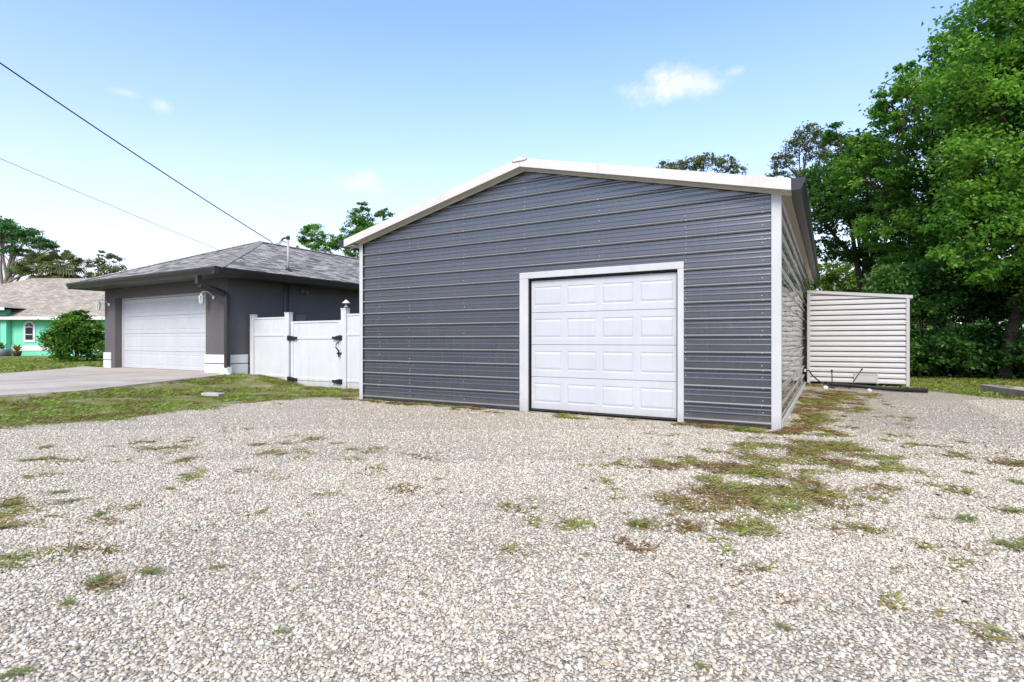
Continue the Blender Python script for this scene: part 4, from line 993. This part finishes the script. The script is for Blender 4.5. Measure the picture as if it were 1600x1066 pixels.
# far wood that closes the horizon
rng = np.random.default_rng(77); fw = []
for a0, a1, n, zt in ((-18, 50, 52000, 7.0),):
    x = rng.uniform(a0, a1, n); y = 52 + rng.uniform(0, 5, n) + .12 * x; hmax = zt * (.65 + .35 * np.sin(x * .9) * np.sin(x * .37 + 1)); z = rng.random(n) ** .8 * hmax
    fw.append(np.stack([x, y, z], 1))
fw = np.concatenate(fw); tag(link('far_wood', leaf_mesh('far_wood', fw, .38, rng.normal(.4, .2, len(fw)), .5, rng=rng), 'leaf_oak_dark'), 'distant wood closing the view beyond the oaks', 'wood', kind='stuff')
n = 26000; ang = rng.uniform(math.radians(118), math.radians(172), n); rad = 95 + rng.uniform(0, 6, n)
fw = np.stack([rad * np.cos(ang), rad * np.sin(ang), rng.random(n) ** .8 * (5 + 1.5 * np.sin(ang * 40))], 1)
tag(link('far_wood', leaf_mesh('far_wood', fw, .7, rng.normal(.4, .2, n), .5, rng=rng), 'leaf_oak_dark'), 'distant tree line beyond the teal house', 'wood', kind='stuff')

n = 30000; ang = rng.uniform(math.radians(195), math.radians(345), n); rad = 62 + rng.uniform(0, 6, n)
fw = np.stack([rad * np.cos(ang), rad * np.sin(ang), rng.random(n) ** .8 * (5.6 + 1.8 * np.sin(ang * 31) * np.sin(ang * 13))], 1)
tag(link('far_wood', leaf_mesh('far_wood', fw, .6, rng.normal(.4, .2, n), .5, rng=rng), 'leaf_oak_dark'), 'tree line across the road, mirrored in the metal siding', 'wood', kind='stuff')

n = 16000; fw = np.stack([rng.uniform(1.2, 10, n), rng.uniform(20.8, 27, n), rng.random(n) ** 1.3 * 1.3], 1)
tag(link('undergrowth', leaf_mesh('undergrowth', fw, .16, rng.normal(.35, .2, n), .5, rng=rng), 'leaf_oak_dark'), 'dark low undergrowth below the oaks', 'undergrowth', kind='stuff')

# potted plants before the teal house
def potplant(lat, dep, label, potmat, prof, n, L, mat, seed):
    x, y = campos(lat, dep); t = tag(empty('potted_plant', (x, y, .22)), label, 'potted plant', 'pots by the teal house'); rr = random.Random(seed)
    MB().lathe(prof, (0, 0, 0), 14).build('pot', potmat, t, smooth=True); vs = []; tint = []; zt = prof[-1][1]
    for k in range(n):
        az = rr.uniform(0, 6.28); el = rr.uniform(.35, 1.4); d = Vector((math.cos(az) * math.cos(el), math.sin(az) * math.cos(el), math.sin(el))); s = d.cross(Vector((0, 0, 1))).normalized() * .035
        l = L * rr.uniform(.7, 1.2); m1 = Vector((0, 0, zt)) + d * l * .6; e = Vector((0, 0, zt)) + d * l + Vector((0, 0, -.3 * l)); b0 = Vector((0, 0, zt)) + Vector((d.x, d.y, 0)) * .05
        vs += [b0 - s * .6, m1 - s, m1 + s, b0 + s * .6, m1 - s, e, e, m1 + s]; tint += [rr.random()] * 8
    link('leaves', quads('leaves', np.array([tuple(v) for v in vs]), len(vs) // 4, np.array(tint)), mat, t)
potplant(-29.9, 32.9, 'yellow-green spiky plant in a small dark pot below the arched window', 'pot_dark', [(.16, 0), (.2, .15), (.24, .28), (.22, .3)], 46, .62, 'bromeliad', 1)
potplant(-30.9, 33.0, 'dark leaved plant in a wide grey-blue pot by the teal house door', 'pot_blue', [(.36, 0), (.44, .2), (.5, .42), (.47, .44)], 30, .6, 'leaf_oak_dark', 2)

# ------------------------------------------------------------------ grass, moss and weeds
def blades(name, pts, hgt, lean, width, mat, tint, seed):
    """pts (n,3); one bent narrow blade of two faces each"""
    rng = np.random.default_rng(seed); n = len(pts); a = rng.uniform(0, 6.283, n); d = np.stack([np.cos(a), np.sin(a), np.zeros(n)], 1)
    s = np.stack([-d[:, 1], d[:, 0], np.zeros(n)], 1) * (width * rng.uniform(.6, 1.3, n))[:, None]; h = hgt * rng.uniform(.45, 1.4, n); ln = lean * rng.uniform(.3, 1.5, n)
    m1 = pts + d * (h * ln * .4)[:, None]; m1[:, 2] += h * .6; e = pts + d * (h * ln * 1.2)[:, None]; e[:, 2] += h
    v = np.empty((n, 4, 3)); v[:, 0] = pts - s; v[:, 1] = pts + s; v[:, 2] = m1 + s * .7; v[:, 3] = e
    return link(name, quads(name, v.reshape(-1, 3), n, np.repeat(np.clip(tint, 0, 1), 4)), mat)
from mathutils import noise as mnz
def fbm(x, y, s, o=0): return mnz.fractal(Vector((x * s + o, y * s - o, o * .7)), .8, 2.1, 4)
def scatter(n, x0, x1, y0, y1, dens, seed):
    rng = np.random.default_rng(seed); X = rng.uniform(x0, x1, n); Y = rng.uniform(y0, y1, n); r = rng.random(n)
    k = [i for i in range(n) if r[i] < dens(X[i], Y[i])]
    return np.array([(X[i], Y[i], H(X[i], Y[i])) for i in k])
def on_drive(x, y):
    if y > 8.94: return HX0 - .1 < x < HX1 + .02
    l, r = drive_edge(y); return l - .02 < x < r + .02
def lawn_d(x, y):
    if on_drive(x, y): return 0
    g = 1 - gravel_at(x, y) + .35 * fbm(x, y, 1.6)
    return max(0, min(1, (g - .25) * 1.4)) * max(0, min(1, .48 + 2.0 * fbm(x, y, 1.1, 3)))
P = scatter(170000, -15.3, -7.6, 1.2, 10.6, lawn_d, 1)
tag(blades('lawn_strip', P, .038, 1.6, .0055, 'grass_blade', .5 + np.array([.9 * fbm(x, y, 2.2, 7) for x, y, z in P]) + RNG.normal(0, .16, len(P)), 2), 'patchy yellow-green grass strip between driveway and gravel', 'grass', kind='stuff')
def lawn_far(x, y): return 0 if (on_drive(x, y) or (x > HX0 - .2 and y > 8.8)) else max(0, min(1, .75 + 1.2 * fbm(x, y, .6, 5)))
P = scatter(70000, -37, -15.5, 3.5, 16, lawn_far, 3)
tag(blades('far_lawn', P, .07, 1.2, .014, 'grass_blade', .66 + np.array([.6 * fbm(x, y, .9, 9) for x, y, z in P]) + RNG.normal(0, .15, len(P)), 4), 'green lawn in front of the teal house', 'grass', kind='stuff')
def back_d(x, y):
    g = 1 - gravel_at(x, y)
    return 0 if (SX0 - .1 < x < SX1 and y > SY - .02) or x < GX1 + .05 else max(0, min(1, (g - .3) * 1.5)) * max(0, min(1, .7 + fbm(x, y, 1, 4)))
P = scatter(45000, -.5, 8, 11.5, 21, back_d, 5)
tag(blades('back_grass', P, .055, 1.3, .009, 'grass_blade', .5 + np.array([.7 * fbm(x, y, 1.2, 2) for x, y, z in P]) + RNG.normal(0, .15, len(P)), 6), 'thin strip of grass between gravel and the oaks', 'grass', kind='stuff')
def moss_d(x, y): return 0 if (x < GX1 + .04 and y > GY - .05) else max(0, min(1, (moss_at(x, y) + 1.2 * fbm(x, y, 3.2, 1) - .42) * 1.7))
P = np.concatenate([scatter(62000, -2.0, 1.6, 2.5, 8, moss_d, 7), scatter(26000, -.6, 1.0, 7.5, 14.6, moss_d, 8), scatter(26000, -8.2, -.5, 7.3, 7.74, moss_d, 9), scatter(40000, -7, -2.5, .9, 4.4, moss_d, 10)])
tag(blades('creeping_weeds', P, .022, 2.6, .0042, 'moss_blade', .55 + np.array([1.1 * fbm(x, y, 2.6, 8) for x, y, z in P]) + RNG.normal(0, .2, len(P)), 11), 'low yellow-green and brown creeping weeds in the gravel', 'weeds', kind='stuff')
# single weed tufts
TUFTS = [(-4.646, 1.739, .09), (-6.571, 2.159, .12), (-7.209, 2.502, .12), (-4.981, 1.825, .1), (-2.883, 1.417, .08), (-2.99, 1.232, .085), (-2.844, 1.065, .06), (-6.291, 3.463, .09), (-4.73, 2.577, .07),
         (-4.75, 3.558, .09), (-4.309, 4.074, .09), (-4.124, 1.717, .07), (-2.649, 1.615, .05), (-1.843, 1.38, .04), (-1.014, 3.315, .13), (-.156, 2.407, .045), (-.386, 1.966, .04), (1.04, 6.017, .09), (1.291, 7.792, .1),
         (1.504, 6.71, .12), (1.301, 5.805, .11), (1.046, 4.807, .1), (.754, 4.457, .11), (.867, 3.987, .12), (.568, 2.786, .05), (-1.423, 4.0, .05), (-1.73, 3.27, .05), (-2.396, .753, .06), (-4.9, 1.505, .11), (-4.33, 1.315, .09), (-4.368, 2.284, .07), (.2, 9.6, .1), (1.0, 9.9, .12), (.9, 11.8, .12)]
def tuft_mesh(seed):
    rng = np.random.default_rng(seed); n = 230; a = rng.uniform(0, 6.283, n); r = np.abs(rng.normal(0, .7, n)); p = np.stack([np.cos(a) * r * 1.2, np.sin(a) * r * .55, np.zeros(n)], 1)
    d = np.stack([np.cos(a), np.sin(a), np.zeros(n)], 1) + rng.normal(0, .5, (n, 3)) * np.array([1, 1, 0]); h = rng.uniform(.03, .3, n); L = rng.uniform(.2, .5, n)
    s = np.stack([-d[:, 1], d[:, 0], np.zeros(n)], 1) * .03; e = p + d * L[:, None]; e[:, 2] += h; m1 = p + d * L[:, None] * .5; m1[:, 2] += h * .8
    v = np.empty((n, 4, 3)); v[:, 0] = p; v[:, 1] = m1 + s; v[:, 2] = e; v[:, 3] = m1 - s
    return quads('weed_tuft', v.reshape(-1, 3), n, np.repeat(np.clip(rng.normal(.5, .22, n), 0, 1), 4))
tm = [tuft_mesh(s) for s in range(5)]; rr = random.Random(4)
for i, (x, y, r) in enumerate(TUFTS):
    o = tag(link('weed_tuft', tm[i % 5], 'weed_leaf'), *(('small weed tuft in the gravel of the left foreground', 'weed', 'weed tufts in the left foreground') if x < -2.2 else ('small weed tuft in the gravel near the right edge', 'weed', 'weed tufts near the right edge') if x > .5 else ('small weed tuft in the gravel before the big garage', 'weed', 'weed tufts before the garage'))); o.location = (x, y, .008); o.scale = (r * .62, r * .62, r * .36); o.rotation_euler = (0, 0, rr.uniform(0, 6.28))
# leaf litter by the garage corner and along the right side
def litter_d(x, y):
    q = math.exp(-((x - 1.6) / .35) ** 2 - ((y - 7.0) / .8) ** 2) + .9 * math.exp(-((x + .2) / .35) ** 2 - ((y - 8.6) / 1.8) ** 2) + .05
    return 0 if x < GX1 + .05 and y > GY - .05 else min(1, q)
P = scatter(9000, -3, 3.2, 2, 15, litter_d, 15); P[:, 2] += .012
tag(link('leaf_litter', leaf_mesh('leaf_litter', P, .03, RNG.uniform(0, 1, len(P)), 2.0, .5), 'leaf_litter'), 'scattered brown dead leaves and twigs on the gravel', 'litter', kind='stuff')

# ------------------------------------------------------------------ loose gravel
scol = bpy.data.collections.new('gravel_chip_shapes')
for s in range(9):
    bm = bmesh.new(); bmesh.ops.create_icosphere(bm, subdivisions=1, radius=1); r3 = random.Random(100 + s); off = Vector((r3.uniform(0, 50), r3.uniform(0, 50), 3))
    ax = (1, r3.uniform(.62, .95), r3.uniform(.38, .62))
    for v in bm.verts:
        k = 1 + .45 * mnz.noise(v.co * 1.3 + off); v.co = Vector((v.co.x * k * ax[0], v.co.y * k * ax[1], v.co.z * k * ax[2]))
    me = bpy.data.meshes.new('gravel_chip'); bm.to_mesh(me); bm.free(); me.materials.append(M['stone'])
    for p in me.polygons: p.use_smooth = s % 3 == 0
    scol.objects.link(bpy.data.objects.new('gravel_chip', me))
rng = np.random.default_rng(5)
def chips():
    out = []
    c_, s_ = math.cos(TH), math.sin(TH); cell = .0132
    for d0, d1, f in ((1.2, 3.6, 1.0), (3.6, 5.2, .75), (5.2, 7.0, .45), (7.0, 10.5, .2)):
        w = d1 * .94 + 1.0; cc_ = cell / math.sqrt(f); la = np.arange(-w, w, cc_); de = np.arange(d0, d1, cc_); A_, D_ = np.meshgrid(la, de); A_ = A_.ravel(); D_ = D_.ravel()
        k = np.abs(A_) < D_ * .94 + .9; A_ = A_[k] + rng.uniform(-.5, .5, k.sum()) * cc_; D_ = D_[k] + rng.uniform(-.5, .5, k.sum()) * cc_
        out.append(np.stack([A_ * c_ - D_ * s_, A_ * s_ + D_ * c_], 1))
    P = np.concatenate(out); mk = rng.random(len(P))
    z = rng.uniform(-.004, .005, len(P)); keep = np.zeros(len(P), bool)
    for i in range(len(P)):
        x, y = P[i]
        if x < -11 or (GX0 - .02 < x < GX1 + .03 and y > GY - .06): continue
        if x < -7.5 or y > 8.5 or x > 5.8:
            if gravel_at(x, y) + .3 * fbm(x, y, 2) < .5: continue
        ms = moss_at(x, y) if (x > -1.8 or x < -2.5) else 0
        if ms > .25 and mk[i] < (ms + .8 * fbm(x, y, 3.2, 1) - .15) * .8: continue
        if mk[i] > .55 and mk[i] < .55 + .62 * max(0, fbm(x, y, .55, 6) + .12) : continue
        if .3 < x < 2.2 and y > 7.8 and mk[i] > .35: continue
        keep[i] = True
    P = P[keep]; return np.column_stack([P, z[keep] + np.array([H(x, y) if x < -7 else 0 for x, y in P])])
CP = chips()
cme = bpy.data.meshes.new('gravel'); cme.vertices.add(len(CP)); cme.vertices.foreach_set('co', CP.astype(np.float32).ravel())
gsz = np.clip(rng.lognormal(math.log(.0073), .36, len(CP)), .004, .0145); at = cme.attributes.new('chip_size', 'FLOAT', 'POINT'); at.data.foreach_set('value', gsz.astype(np.float32))
gro = tag(link('gravel', cme, 'stone'), 'white crushed limestone gravel covering the yard', 'gravel', kind='stuff')
nt = bpy.data.node_groups.new('scatter_chips', 'GeometryNodeTree')
nt.interface.new_socket('Geometry', in_out='INPUT', socket_type='NodeSocketGeometry'); nt.interface.new_socket('Geometry', in_out='OUTPUT', socket_type='NodeSocketGeometry')
gi = nt.nodes.new('NodeGroupInput'); go = nt.nodes.new('NodeGroupOutput'); ip = nt.nodes.new('GeometryNodeInstanceOnPoints'); ci = nt.nodes.new('GeometryNodeCollectionInfo')
ci.inputs['Collection'].default_value = scol; ci.inputs['Separate Children'].default_value = True; ci.inputs['Reset Children'].default_value = True
rv = nt.nodes.new('FunctionNodeRandomValue'); rv.data_type = 'FLOAT_VECTOR'; rv.inputs[0].default_value = (-.6, -.6, 0); rv.inputs[1].default_value = (.6, .6, 6.283)
na = nt.nodes.new('GeometryNodeInputNamedAttribute'); na.data_type = 'FLOAT'; na.inputs['Name'].default_value = 'chip_size'
ip.inputs['Pick Instance'].default_value = True
for a, b in ((gi.outputs[0], ip.inputs['Points']), (ci.outputs[0], ip.inputs['Instance']), (rv.outputs[0], ip.inputs['Rotation']), (na.outputs['Attribute'], ip.inputs['Scale']), (ip.outputs[0], go.inputs[0])): nt.links.new(a, b)
gm_ = gro.modifiers.new('scatter', 'NODES'); gm_.node_group = nt
print('chips', len(CP))
